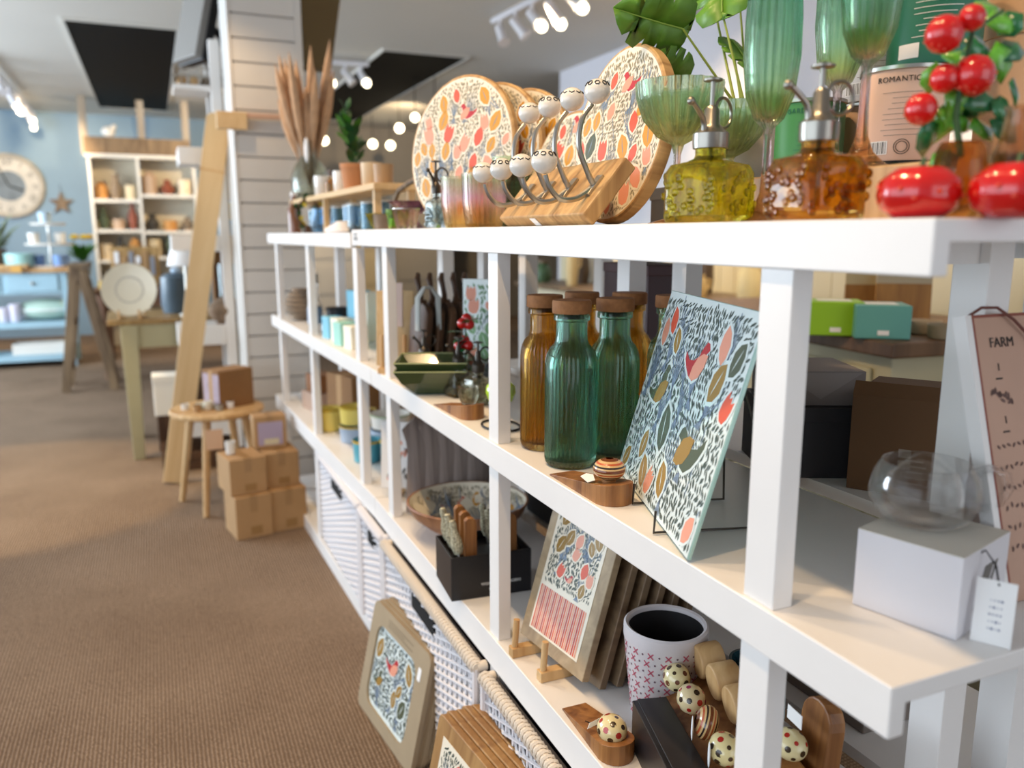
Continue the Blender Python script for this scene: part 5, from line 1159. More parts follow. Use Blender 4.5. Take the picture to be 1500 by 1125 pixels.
# cartons on the floor
def carton(label, p, rz, w_, d_, h_, m_=KRAFT, printed_=False):
    o = thing('cardboard_carton', label, 'box', p, rz, group='kraft cartons stacked on the carpet')
    MB().box(-w_/2, w_/2, -d_/2, d_/2, 0, h_).build('body', m_, o, bev=.0025)
    MB().box(-w_*.1, w_*.1, -d_/2 - .0006, d_/2 + .0006, h_ * .62, h_ + .0006).build('tape', mat('tape_tan', '9f7a4e', .4), o)
    if printed_: MB().flat([(-w_*.38, h_*.1), (w_*.38, h_*.1), (w_*.38, h_*.82), (-w_*.38, h_*.82)], 0, TR(0, -d_/2 - .0008, 0) @ RX(PI / 2)).flat([(-w_*.2, h_*.12), (w_*.25, h_*.12), (w_*.25, h_*.3), (-w_*.2, h_*.3)], 0, TR(0, -d_/2 - .0014, 0) @ RX(PI / 2), 1).build('printed_front', [mat('lilac_card_print', 'a99ab0', .6), mat('print_cream_marks', 'cfc4a4', .6)], o, fix=False)
    else: MB().flat([(-w_*.16, h_*.08), (w_*.16, h_*.08), (w_*.16, h_*.28), (-w_*.16, h_*.28)], 0, TR(w_ * .05, -d_/2 - .0008, 0) @ RX(PI / 2)).build('printed_mark', mat('card_print', '9a7444', .7), o, fix=False)
    return o
c1 = at(395, 790, 2, 0); s1 = wid(c1, 50)
ch_ = .172
carton('kraft carton on the carpet, left of the bottom pair', (.275, 3.30, 0), R(10), .142, .17, ch_)
carton('kraft carton on the carpet, right of the bottom pair', (.421, 3.335, 0), R(6), .142, .17, ch_)
carton('kraft carton on top at the left, with lilac side', (.262, 3.33, ch_ + .001), R(12), .145, .17, .145)
carton('kraft carton on top at the right, against the basket', (.408, 3.38, ch_ + .001), R(5), .14, .17, .142)
carton('upright carton with lilac printed front, topmost of the floor stack', (.385, 3.42, ch_ + .1455), R(2), .130, .09, .135, KRAFT, True)
o = thing('white_cup', 'little white cup on top of the left floor carton', 'cup', (.225, 3.34, ch_ + .149)); MB().lathe([(0, 0), (.018, 0), (.020, .048), (.017, .048), (.015, .006), (0, .006)], 20).build('cup', CERAM, o); MB().lathe([(.0185, .046), (.0205, .047), (.0205, .050), (.0175, .050)], 20).build('rim', PAPER, o)
# sage table with plate
tl_ = at(205, 672, 2, 0)
tb = thing('side_table', 'sage painted table with brown top beside the aisle', 'table', (tl_.x, tl_.y, 0), R(2)); SAGE = mat('sage_paint', 'a89f7c', .55, vary=.05)
def tleg(x, y): return MB().add([(x - .028, y - .028, 0), (x + .028, y - .028, 0), (x + .028, y + .028, 0), (x - .028, y + .028, 0), (x - .042, y - .042, .72), (x + .042, y - .042, .72), (x + .042, y + .042, .72), (x - .042, y + .042, .72)], [(0,3,2,1), (4,5,6,7), (0,1,5,4), (1,2,6,5), (2,3,7,6), (3,0,4,7)])
for x in (0, .62):
    for y in (0, .52): tleg(x, y).build('leg', SAGE, tb, bev=.004)
MB().box(.042, .578, -.02, 0, .60, .72).box(.042, .578, .52, .54, .60, .72).box(-.02, 0, .042, .478, .60, .72).box(.62, .64, .042, .478, .60, .72).build('apron', SAGE, tb)
MB().box(-.10, .72, -.03, .58, .721, .748).build('top', wood('table_top_wood', '8a6a3c', 'a98a58'), tb, bev=.004)
pl_ = at(210, 462, 2, .75)
pl = thing('display_plate', 'large cream plate propped upright on a wooden stand on the sage table', 'plate', (tl_.x + .02, tl_.y + .06, .7485), R(-12))
pr_ = wid(pl.location, 38)
MB().lathe([(0, 0), (pr_ * .6, 0), (pr_ * .68, .008), (pr_, .022), (pr_, .026), (pr_ * .66, .014), (pr_ * .3, .010), (0, .010)], 40, TR(0, 0, pr_ + .012) @ RX(PI / 2 - .18)).build('plate', mat('cream_glaze', 'd8cfb8', .3, coat=.3), pl)
b = MB()
for k in range(16):
    a = 2 * PI * k / 16; b.flat(tf(LEAFP, .5 * pr_ * math.cos(a), .5 * pr_ * math.sin(a), pr_ * .24, a), .0125, TR(0, 0, pr_ + .012) @ RX(PI / 2 - .18))
b.build('printed_motif', mat('plate_print', 'b8b0a0', .4), pl, fix=False)
for x in (-.05, .05): MB().tube([(x, -.06, .006), (x, .06, .006), (x * .4, .09, .16)], .006, 7).tube([(x, -.06, .006), (x, -.065, .05)], .006, 7).build('stand_arm', OAK, pl)
# white display shelf left of the pillar
ws = thing('display_shelf', 'white painted display shelf with three boards beside the shiplap pillar', 'shelf', (0, 4.34, 0))
wx0, wx1 = at(250, 350, 1, 4.34).x, px0 - .02
for z_, t_ in ((1.105, .075), (.635, .10), (.165, .12), (1.52, .08), (1.868, .02)):
    x0 = wx0 if z_ < 1.2 else at(262, 240, 1, 4.34).x
    MB().box(x0, wx1 - .05, 0, .26, z_, z_ + t_).build('shelf_board', WHITE, ws, bev=.003)
MB().box(wx1 - .049, wx1, -.005, .04, 0, 2.10).box(wx1 - .049, wx1, .33, .37, 0, 2.10).build('side_frame', WHITE, ws, bev=.003)
def onw(px, z_, dy=.12): q = at(px, 400, 1, 4.34 + dy); return (q.x, 4.34 + dy, z_)
o = thing('glass_cylinders', 'clear tall glass vases crowded on the middle white board', 'vase', onw(344, .7355)); 
for k in range(3): MB().lathe([(0, .001), (.035, .001), (.035, .30), (.032, .30), (.032, .008), (0, .008)], 20, TR(-.05 + k * .075, .02 * k, 0)).build('cylinder', glass('grey_clear_glass', 'c2d0d2', .4, .05), o)
o['label'] = 'tall clear glass cylinder vases bundled on the middle white board'; o.name = 'vase_bundle'
o = thing('brown_board', 'dark brown board propped behind the plank on the middle white board', 'board', onw(322, .7355, .2), .3); MB().box(-.04, .04, -.012, .012, 0, .36).build('board', KRAFT_D, o, bev=.002); MB().box(-.03, .03, -.014, -.0125, .1, .3).build('label', mat('board_label', '6a4a2c', .7), o)
o = thing('fur_cushion', 'small brown tufted cushion on the middle white board', 'cushion', onw(328, .7355, .06), .4); MB().ball((0, 0, .068), .08, 1.15, .8, .85, 20, 12).build('pad', mat('brown_fleece', '8a7460', .95, vary=.3, vs=40, bump=1, bs=60), o); MB().lathe([(0, .0), (.05, .0), (.05, .004), (0, .004)], 16).build('base', KRAFT_D, o)
o = thing('chick_box', 'yellow and blue toy box on the top white board', 'box', onw(334, 1.1805), 0); MB().box(-.06, .07, -.04, .05, 0, .17).build('body', mat('toy_blue', '8fb6cf', .6), o, bev=.003); MB().ball((0, -.042, .12), .05, 1, .3, 1, 14, 10).build('printed_chick', mat('toy_yellow', 'f0d070', .6), o)
o = thing('ornament_boat', 'little brown wooden boat ornament on the pillar shelf end', 'ornament', onw(364, 1.1805, .05), 0); MB().prism([(-.06, .03), (-.045, 0), (.045, 0), (.06, .03)], -.02, .02, RX(PI / 2)).build('hull', DRIFT, o); MB().box(-.02, .03, -.012, .012, .0305, .07).build('cabin', CERAM, o); MB().tube([(0, 0, .07), (0, 0, .13)], .002, 6).build('mast', DRIFT, o)
o = thing('table_lamp', 'small lamp with white shade standing behind the plank', 'lamp', (at(270, 360, 1, 4.55).x, 4.56, .748)); MB().lathe([(0, 0), (.05, 0), (.05, .012), (.012, .02), (.012, .30), (0, .30)], 20).build('base', METAL, o); MB().lathe([(.095, .27), (.055, .43), (.052, .43), (.092, .27)], 28).build('shade', PAPER, o)
o.location = (at(270, 360, 1, 4.8).x, 4.8, .748)
o = thing('blue_jar', 'dark blue lidded jar at the back of the sage table', 'jar', (at(262, 455, 1, 5.0).x, 5.0, .7485)); MB().lathe([(0, 0), (.08, 0), (.09, .05), (.085, .2), (.06, .22), (0, .22)], 28).build('jar', mat('blue_grey_glaze', '5c7080', .3, vary=.2), o); MB().ball((0, 0, .235), .03, 1, 1, .7, 12, 8).build('lid', mat('white_blue', 'b9cde0', .3), o)
o = thing('white_linen_box', 'white fabric box sticking out from the lowest white board', 'box', (at(248, 610, 1, 4.40).x, 4.40, .2855), 0); MB().box(-.065, .10, -.05, .10, 0.002, .20).build('body', mat('white_linen', 'e4e0d6', .9), o, bev=.006); MB().box(-.067, .102, -.052, .102, .17, .204).build('lid', mat('white_linen', ''), o, bev=.004)
o = thing('dark_crate', 'dark brown crate on the floor behind the stool', 'crate', (at(305, 650, 1, 4.35).x, 4.32, 0)); 
for z_ in (0, .05): MB().box(-.22, .20, 0, .012, z_ + .002, z_ + .046).build('slat', WALNUT, o); MB().box(-.22, .20, .28, .292, z_ + .002, z_ + .046).build('slat', WALNUT, o)
MB().box(-.22, .20, .0125, .2795, 0, .012).build('bottom', WALNUT, o); MB().box(-.22, -.208, .0125, .2795, .0125, .098).build('end_panel', WALNUT, o); MB().box(.188, .20, .0125, .2795, .0125, .098).build('end_panel', WALNUT, o)
o = thing('under_table_chest', 'dark brown chest pushed under the sage table', 'chest', (tl_.x + .10, tl_.y + .10, 0)); MB().box(0, .42, 0, .35, .0, .36).build('body', WALNUT, o, bev=.004); MB().box(-.01, .43, -.01, .36, .361, .40).build('lid', WALNUT, o, bev=.004)
# top shelf of the pillar corner: tv, basket
tvp = at(284, 30, 1, 4.6)
tv = thing('wall_television', 'grey flat television tilted on a black bracket left of the pillar', 'television', (tvp.x, 4.6, tvp.z), 0)
MB().box(-.13, .13, -.02, .02, -.20, .36, RZ(R(-68)) @ RX(R(-14))).build('panel', mat('tv_grey', '8d8a86', .4), tv, bev=.004)
MB().box(-.14, .14, -.005, .035, -.21, .37, RZ(R(-68)) @ RX(R(-14)) @ TR(0, .02, 0)).build('bezel', BLACK, tv, bev=.004)
MB().tube([(.04, .04, .0), (.12, .02, -.05), (.16, .02, -.16), (.22, .02, -.2)], .022, 8).tube([(.12, .02, .12), (.15, .02, 0), (.22, .02, 0)], .018, 8).build('bracket', BLACK, tv)
sp_ = at(467, 40, 1, 4.35)
lp = thing('speaker_box', 'olive brown speaker box hung high at the right of the pillar', 'speaker', (sp_.x, 4.35, sp_.z)); SPK = mat('speaker_brown', '6f5e3c', .7)
MB().add([(-.10, -.08, .20), (.11, -.08, .20), (.11, .10, .20), (-.10, .10, .20), (-.09, -.06, -.20), (.045, -.06, -.20), (.045, .08, -.20), (-.09, .08, -.20)], [(0,1,2,3), (7,6,5,4), (0,4,5,1), (1,5,6,2), (2,6,7,3), (3,7,4,0)]).build('cabinet', SPK, lp, bev=.005); MB().box(-.01, .01, .0, .02, .2005, CH - sp_.z).build('bracket', BLACK, lp)
bk_ = at(300, 118, 1, 4.35)
wbk = thing('wire_basket', 'wire basket of rolled goods on the high white shelf left of the pillar', 'basket', (bk_.x + .0, 4.49, 1.8885)); b = MB()
for z_ in (.0, .04, .08): b.tube([(-.14, -.1, z_ + .003), (.12, -.1, z_ + .003), (.12, .1, z_ + .003), (-.14, .1, z_ + .003)], .003, 5, None, 0, False, True)
for k in range(8): b.tube([(-.14 + k * .037, -.1, 0.003), (-.14 + k * .037, -.1, .083)], .002, 5)
b.build('wires', METAL, wbk)
for k in range(4): MB().tube([(-.10 + k * .055, -.09, .03), (-.10 + k * .055, .09, .03)], .022, 10).build('roll', (KRAFT, OAK, DRIFT, IVORY)[k], wbk)
# ------------------------------------------------------------------ far end of the shop
bc = thing('bookcase', 'tall white bookcase with two columns of shelves against the blue wall', 'bookcase')
BX0, BX1, BY = at(133, 300, 1, 9.4).x, at(290, 300, 1, 9.4).x, 9.4; bc.location = (BX0, BY, 0); BWd = BX1 - BX0; zt2 = 1.1856 + .90
zt2 = at(200, 232, 1, BY).z
MB().box(0, .03, 0, .3, 0, zt2).build('side', CERAM, bc); MB().box(BWd - .03, BWd, 0, .3, 0, zt2).build('side', CERAM, bc); MB().box(BWd * .44, BWd * .44 + .03, 0, .3, 0, zt2).build('divider', CERAM, bc)
MB().box(.03, BWd - .03, .29, .3, 0, zt2).build('back', mat('bookcase_back', 'c9c0ac', .7), bc); MB().box(-.02, BWd + .02, -.01, .31, zt2, zt2 + .035).build('top', CERAM, bc)
cells = []
for (xa, xb, ys) in ((.031, BWd * .44 - .001, (292, 336, 380, 430)), (BWd * .44 + .031, BWd - .031, (284, 338, 376, 430))):
    for y_ in ys:
        z_ = at(200, y_, 1, BY).z; MB().box(xa, xb, .01, .289, z_ - .035, z_).build('shelf', CERAM, bc); cells.append((xa, xb, z_))
rd = random.Random(21); cols = [mat('stock_%d' % i, h_, .6) for i, h_ in enumerate(('c98f4c', '7d6c58', 'd9c7a4', '4d5a42', 'b9a08a', '8a4a34', 'e6d3b4', '3d3a36'))]
names = ('jar', 'jug', 'candle_pot', 'vase')
places = ('top left', 'second left', 'third left', 'lowest left', 'top right', 'second right', 'third right', 'lowest right'); n_ = 0
for ci, (xa, xb, z_) in enumerate(cells):
    for k in range(3):
        x = xa + (xb - xa) * (k + .5) / 3; h_ = rd.uniform(.14, .30); r_ = min(.07, (xb - xa) / 7)
        o = thing(names[(ci + k) % 4], ('left', 'middle', 'right')[k] + ' ornament of three in the ' + places[ci] + ' compartment of the white bookcase', 'ornament', (BX0 + x, BY + .12, z_), group='ornaments in the white bookcase')
        pr2 = [[(0, 0), (r_, 0), (r_, h_ * .8), (r_ * .5, h_ * .9), (r_ * .6, h_), (0, h_)], [(0, 0), (r_ * .6, 0), (r_, h_ * .4), (r_ * .45, h_ * .8), (r_ * .6, h_), (0, h_)], [(0, 0), (r_ * .9, 0), (r_, h_ * .6), (0, h_ * .6)], [(0, 0), (r_ * .5, 0), (r_ * .9, h_ * .5), (r_ * .3, h_ * .85), (r_ * .4, h_), (0, h_)]][(ci + k) % 4]
        MB().lathe(pr2, 16).build('body', cols[(ci * 3 + k) % 8], o)
# stuff above the bookcase: wooden beam shelf and frame posts
o = thing('pergola_frame', 'grey brown timber frame standing over the bookcase', 'frame', (BX0 - .02, BY - .06, 0)); TM = wood('grey_timber', '8d8274', 'b0a596', 8)
TY = .04
zb_ = at(200, 216, 1, BY).z
MB().box(0, BWd * .98, 0, .05, zt2 + .036, zb_ + .10).build('beam', DRIFT, o); 
for x in (-.03, BWd * .5, BWd * .92): MB().box(x, x + .07, .051, .11, zt2 + .037, CH).build('post', TM, o)
o.location.y = BY + .08
o = thing('white_bird', 'little white ornament on the beam over the bookcase', 'ornament', (at(160, 210, 1, BY + .1).x, BY + .1, zb_ + .10)); MB().ball((0, 0, .055), .055, 1.2, .8, 1, 14, 10).build('body', CERAM, o); MB().ball((.05, 0, .10), .03).build('head', CERAM, o)
# wall clock
ck_ = at(12, 272, 1, YB - .07); crr = wid(ck_, 47)
ck = thing('wall_clock', 'large pale distressed wall clock on the blue wall', 'clock', (ck_.x, YB - .002, ck_.z), 0)
TK = RX(PI / 2)
MB().lathe([(0, 0), (crr, 0), (crr, .03), (crr * .94, .05), (crr * .86, .04), (crr * .84, .02), (0, .02)], 48, TK).build('rim', mat('clock_rim', 'b9b2a6', .7, vary=.2, vs=10), ck)
MB().lathe([(crr * .84, .0205), (crr * .46, .0205)], 48, TK).build('dial', mat('clock_dial', 'd2cdc4', .7, vary=.15, vs=12), ck, fix=False); MB().lathe([(crr * .46, .021), (0, .021)], 40, TK).build('centre', mat('clock_centre', '76828c', .6, vary=.3, vs=8), ck, fix=False)
RN = ('XII', 'I', 'II', 'III', 'IIII', 'V', 'VI', 'VII', 'VIII', 'IX', 'X', 'XI')
for k, s_ in enumerate(RN):
    a = PI / 2 - k * PI / 6; text('numeral', s_, crr * .24, GREYINK, ck, (crr * .65 * math.cos(a) , -.022, crr * .65 * math.sin(a)), (PI / 2, -(a - PI / 2), 0), 'CENTER')
MB().box(-.008, .008, 0, crr * .6, .023, .025, TK @ RZ(.4)).build('hand', INK, ck); MB().box(-.010, .010, 0, crr * .42, .026, .028, TK @ RZ(-1.9)).build('hand', INK, ck)
sr2 = at(90, 298, 1, YB - .02); 
o = thing('wall_star', 'rustic wooden star hung on the blue wall', 'wall decoration', (sr2.x, YB - .002, sr2.z)); q = wid(sr2, 17)
MB().prism([(q * (1 if k % 2 == 0 else .42) * math.sin(k * PI / 5), q * (1 if k % 2 == 0 else .42) * math.cos(k * PI / 5)) for k in range(10)], 0, .03, TK).build('star', DRIFT, o); MB().tube([(0, -.002, q), (0, -.002, q + .08)], .003, 5).build('string', BLKWIRE, o)
# blue sideboard
sb = thing('blue_sideboard', 'long pale blue sideboard with wooden top and open shelves', 'sideboard'); SY = 8.35; sxr = at(108, 480, 1, SY).x; sb.location = (sxr, SY, 0); SBL = mat('pale_blue_paint', '9fc0cf', .55, vary=.05)
SL = 1.9
MB().box(-SL, .02, -.03, .52, .85, .885).build('top', wood('sideboard_top', 'a87c4c', 'cfa878', 8), sb, bev=.004)
MB().box(-SL + .02, -.02, .01, .48, .66, .849).build('drawer_case', SBL, sb)
for k in range(4):
    x = -SL + .06 + k * .45; d_ = MB().box(x, x + .40, -.006, .0095, .685, .83).build('drawer', SBL, sb, bev=.004); MB().ball((x + .20, -.016, .757), .016, 1, 1, 1, 10, 8).build('knob', METAL, d_)
for z_ in (.36, .06): MB().box(-SL + .02, -.02, .0, .48, z_, z_ + .05).build('shelf', SBL, sb)
for x in (-SL, -SL * .5, -.06): MB().box(x, x + .06, 0, .06, 0, .658).build('post', SBL, sb); MB().box(x, x + .06, .42, .48, 0, .658).build('post', SBL, sb)
def onsb(px, z_, dy=.2): q = at(px, 450, 1, SY + dy); return (q.x, SY + dy, z_)
o = thing('cushion', 'pale green cushion lying on the open shelf of the blue sideboard', 'cushion', onsb(70, .4115, .2)); MB().ball((0, 0, .10), .24, 1.05, .62, .40, 22, 12).build('pad', mat('cushion_green', 'b8cfc0', .9, bump=.3, bs=60), o); MB().tube([(.252 * math.cos(a), .149 * math.sin(a), .10) for a in [2 * PI * k / 24 for k in range(24)]], .007, 6, None, 0, False, True).build('piping', PAPER, o)
for k, (px_, h_) in enumerate(((5, .13), (22, .16))): simple_mug('white_jug', ('white jug nearest the cushion', 'white jug at the left on the open sideboard shelf')[1 - k], 'jug', onsb(px_, .4115, .1), .05, h_, mat('lilac_white', 'd8d2e0', .4))
o = thing('white_tray', 'wide white tray on the lowest shelf of the blue sideboard', 'tray', onsb(66, .1115, .15)); MB().box(-.28, .2, -.1, .12, 0, .02).box(-.28, -.265, -.1, .12, .02, .10).box(.185, .2, -.1, .12, .02, .10).box(-.265, .185, -.1, -.085, .02, .10).box(-.265, .185, .105, .12, .02, .10).build('tray', CERAM, o, bev=.004)
simple_mug('teal_bowl', 'pale turquoise bowl on the blue sideboard', 'bowl', onsb(36, .8855), .12, .13, mat('turquoise_glaze', 'a5d3d2', .3), handle=False)
cs = thing('cake_stand', 'three tier white and blue stand of cups on the blue sideboard', 'stand', onsb(82, .8855, .25))
for z_, r_ in ((.0, .17), (.20, .20), (.38, .14)): MB().lathe([(0, z_), (r_, z_), (r_ + .01, z_ + .02), (r_, z_ + .02), (0, z_ + .012)], 28).build('tier', CERAM, cs)
MB().tube([(0, 0, .012), (0, 0, .44)], .01, 8).build('pole', METAL, cs)
for k in range(7):
    a = k * .9; z_ = (.012, .212, .392)[k % 3]; r_ = (.11, .13, .08)[k % 3]; MB().lathe([(0, z_ + .001), (.04, z_ + .001), (.05, z_ + .10), (.044, z_ + .10), (0, z_ + .02)], 14, TR(r_ * math.cos(a), r_ * math.sin(a), 0)).build('cup', (mat('cup_blue', '7fa0d2', .3), CERAM, mat('cup_pale', 'bcd2e2', .3))[k % 3], cs)
o = thing('flower_pot', 'green plant with yellow flowers beside the bookcase', 'plant', onsb(128, .78, .6)); o.location.z = .80
MB().lathe([(0, 0), (.06, 0), (.08, .13), (.07, .13), (0, .12)], 20).build('pot', mat('pot_blue_grey', '7d8a98', .6), o); rd = random.Random(6)
for k in range(26):
    a = rd.uniform(0, 6.28); b = MB(); d = Vector((math.cos(a), math.sin(a), 0)); leaf_blade(b, (0, 0, .12), d * rd.uniform(.06, .16) + Vector((0, 0, .12 + rd.uniform(.08, .22))), .03, (0, 0, 1)); b.build('leaf', LEAF, o, fix=False)
for k in range(5): a = k * 1.3; MB().ball((.07 * math.cos(a), .07 * math.sin(a), .36), .04, 1, 1, .6, 10, 6).build('flower', mat('petal_yellow', 'e8c62c', .6), o)
o = thing('dark_plant_stand', 'dark bushy plant in a brown pot at the left edge on the sideboard', 'plant', onsb(4, .8855, .3)); MB().lathe([(0, 0), (.06, 0), (.08, .17), (.07, .17), (0, .15)], 20).build('pot', WALNUT, o)
for k in range(24):
    a = rd.uniform(0, 6.28); b = MB(); d = Vector((math.cos(a), math.sin(a), 0)); leaf_blade(b, (0, 0, .16), d * rd.uniform(.08, .2) + Vector((0, 0, .2 + rd.uniform(.02, .32))), .035, (0, 0, 1)); b.build('leaf', mat('sage_leaf', '8a9a80', .7), o, fix=False)
o = thing('wood_slice', 'thick pale wooden slab overhanging the front of the blue sideboard', 'board', onsb(20, .8855, -.0)); MB().box(-.26, .14, -.06, .12, 0, .035).build('slab', OAK, o, bev=.006); MB().box(.02, .10, -.075, -.06, -.03, .03).build('end_label', mat('amber_tag', 'd2a050', .6), o)
# trestle, brown table, cloth
te2 = at(97, 575, 2, 0)
tr2 = thing('folding_trestle', 'old dark wooden folding trestle standing in the aisle', 'trestle', (te2.x, te2.y, 0)); TH = tall(te2, 393)
def bar(o, a, b_, w_, t_, m_, nm): 
    a, b_ = Vector(a), Vector(b_); d = b_ - a; e = bpy.data.objects; M4 = Matrix.Identity(4); y = d.normalized(); x = Vector((0, 1, 0)); x = (x - y * x.dot(y)).normalized(); z = x.cross(y)
    M4 = Matrix((x, y, z)).transposed().to_4x4(); M4.translation = a; return MB().box(-w_/2, w_/2, 0, d.length, -t_/2, t_/2, M4).build(nm, m_, o, bev=.003)
for y in (0, .34):
    bar(tr2, (0, y, 0), (.13, y, TH), .05, .06, DRIFT, 'leg'); bar(tr2, (.34, y, 0), (.17, y, TH * .98), .05, .06, DRIFT, 'leg')
for z_ in (.16, .5, .8): t = z_ / TH; MB().box(.13 * t + .001, .13 * t + .03, .026, .314, z_ * 1, z_ + .05).build('rung', DRIFT, tr2)
MB().box(.09, .22, -.03, .37, TH + .001, TH + .03).build('top_rail', DRIFT, tr2)
bt = thing('rustic_table', 'brown rustic table behind the trestle', 'table', (at(150, 560, 2, 0).x + .05, 7.42, 0))
for x in (0, .62):
    for y in (0, .5): MB().tube([(x, y, 0), (x, y, .70)], [.028, .045], 8).build('leg', mat('reddish_brown', '7d5840', .6), bt)
MB().box(-.07, .70, -.07, .58, .701, .74).build('top', mat('reddish_brown', ''), bt, bev=.004); MB().box(.04, .58, -.02, .0, .60, .70).build('apron', mat('reddish_brown', ''), bt)
o = thing('folded_cloths', 'folded yellow and pink cloths on the rustic table', 'cloth', (bt.location.x + .10, 7.43, .7405)); MB().box(-.12, .06, -.04, .16, 0, .07).build('cloth', mat('cloth_yellow', 'e8c060', .9), o, bev=.02); MB().box(.065, .22, -.04, .16, 0, .085).build('cloth', mat('cloth_pink', 'e8a8a8', .9), o, bev=.02)
bw = thing('craft_rack', 'brown woven display rack of tags on the rustic table', 'rack', (bt.location.x + .25, 7.72, .7405)); MB().box(-.18, .20, 0, .03, 0, .34).build('panel', wood('woven_brown', '8a6a3c', 'b8925c', 12), bw, bev=.01)
for k in range(6): MB().box(-.15 + k * .055, -.115 + k * .055, -.012, -.002, .20 - .05 * (k % 3), .30 - .04 * (k % 2)).build('tag', (PAPER, KRAFT, mat('tag_grey', '8d8f96', .7))[k % 3], bw)
# track lights and pendant bulbs
BULB = lamp_mat('lamp_glow', 'fff2cc', 6); WPL = mat('white_plastic', 'e2e0e4', .4)
def track(label, p0, p1, heads, lit):
    o = thing('track_light', label, 'track light', p0); d = Vector(p1) - Vector(p0); L_ = d.length; u = d.normalized()
    MB().tube([(0, 0, -.012), d + Vector((0, 0, -.012))], .020, 6).build('rail', WPL, o)
    for k in range(heads):
        c = u * (L_ * (k + .5) / heads); a = (k * 1.7) % 3 - 1.5; t = Vector((math.cos(a) * .5, -.5 + .3 * math.sin(a * 2), -.75)).normalized()
        h_ = MB().tube([c + Vector((0, 0, -.03)), c + Vector((0, 0, -.09))], .012, 7).tube([c + Vector((0, 0, -.09)) - t * .03, c + Vector((0, 0, -.09)) + t * .06, c + Vector((0, 0, -.09)) + t * .10], [.026, .030, .040], 12).build('spot_head', WPL, o)
        if k in lit: MB().ball(c + Vector((0, 0, -.09)) + t * .115, .030, 1, 1, 1, 12, 8).build('bulb', BULB, h_)
    return o
t0, t1 = at(722, 28, 2, CH - .03), at(850, -40, 2, CH - .03)
track('white track light with four spotlights over the right hand side', t0, t1, 5, (2, 3, 4))
t0, t1 = at(52, 168, 2, CH - .03), at(-30, 78, 2, CH - .03)
track('white track light with glowing spotlights over the far left corner', t0, t1, 6, (0, 1, 2, 3))
t0, t1 = at(470, 88, 2, CH - .03), at(540, 92, 2, CH - .03)
track('short white track light next to the pampas grass', t0, t1, 3, (0, 2))
track('white track light above the aisle by the near shelving unit', (.12, .3, CH - .03), (.12, 3.8, CH - .03), 6, ())
for k, (px_, py_, Y) in enumerate(((475, 206, 9.2), (546, 211, 9.6), (572, 213, 10.0), (585, 188, 8.8), (608, 172, 7.2), (637, 160, 7.0))):
    q = at(px_, py_ - 60, 1, Y) if False else at(px_, py_, 1, Y); r_ = wid(q, 6)
    o = thing('pendant_lamp', ('first', 'second', 'third', 'fourth', 'fifth', 'sixth')[k] + ' glowing pendant bulb from the left, hanging beyond the potted plant', 'pendant lamp', (q.x, q.y, q.z), group='glowing pendant bulbs')
    MB().ball((0, 0, 0), r_, 1, 1, 1, 14, 10).build('bulb', BULB, o); MB().tube([(0, 0, r_), (0, 0, CH - q.z)], .004, 6).build('cord', BLKWIRE, o)
# far hall: display stands so that the back of the shop is not bare
for k, (px_, w_, h_, Y, m_) in enumerate(((548, .6, 1.5, 10.3, CREAM), (620, .7, 1.75, 9.75, mat('taupe_unit', '8f8678', .6)), (485, .6, 1.35, 9.4, mat('grey_unit', 'b0aaa0', .6)))):
    q = at(px_, 400, 1, Y); o = thing('display_dresser', ('cream', 'taupe', 'pale grey')[k] + ' dresser standing at the far end behind the top board', 'dresser', (q.x, Y, 0)); MB().box(-w_/2, w_/2, 0, .4, 0, h_).build('body', m_, o, bev=.01)
    for j in range(3): MB().box(-w_/2 + .04, w_/2 - .04, -.012, -.001, .1 + j * h_ * .3, .06 + (j + .9) * h_ * .3).build('door', m_, o, bev=.004)
    MB().box(-w_/2 - .03, w_/2 + .03, -.03, .42, h_ + .001, h_ + .03).build('top', DRIFT, o)
# ------------------------------------------------------------------ cream cabinets behind the shelving
cz = .93
A_, Cn, D_ = at(1120, 478, 2, cz), at(1322, 519, 2, cz), at(1440, 503, 2, cz)
SAGEC = mat('sage_cream_paint', 'b7b193', .55, vary=.04)
cbn = thing('counter_cabinet', 'sage cream counter cabinet with dark brown worktop behind the shelving', 'cabinet', (1.66, 1.45, 0), R(-5))
# local: x right/back, y away from camera
CXL, CYL = .62, 1.30
MB().box(0, CXL, 0, CYL, .06, .885).build('body', SAGEC, cbn, bev=.004)
MB().box(-.03, CXL + .03, -.03, CYL + .03, .886, .925).build('worktop', wood('dark_worktop', '4a3524', '6f533a', 8), cbn, bev=.005)
for k in range(2):
    y = .06 + k * .60; d_ = MB().box(-.014, -.001, y, y + .52, .68, .85).build('drawer', SAGEC, cbn, bev=.006); MB().ball((-.026, y + .26, .765), .017, 1, 1, 1, 12, 8).build('knob', DKMETAL, d_)
    MB().box(-.014, -.001, y, y + .52, .10, .65).build('door', SAGEC, cbn, bev=.006)
wp = struct(MB().box(2.48, 2.54, .30, 2.9, 0, 1.19).build('wall_partition', WAINS)); pm2 = None
for k in range(18):
    if pm2 is None: o = MB().box(2.466, 2.4795, 0, .132, .02, 1.17).build('plank', WAINS, wp, bev=.004); pm2 = o.data
    else: o = bpy.data.objects.new('plank', pm2); C.objects.link(o); o.parent = wp
    o.location = (0, .31 + k * .1355, 0)
def ctr(x, y, z=.9255):
    q = cbn.matrix_world @ Vector((x, y, 0)); q = Vector((1.66, 1.45, 0)) + RZ(R(-5)) @ Vector((x, y, 0)); return (q.x, q.y, z)
def oncz(px, py): q = at(px, py, 2, .9255); return (q.x, q.y, .9255)
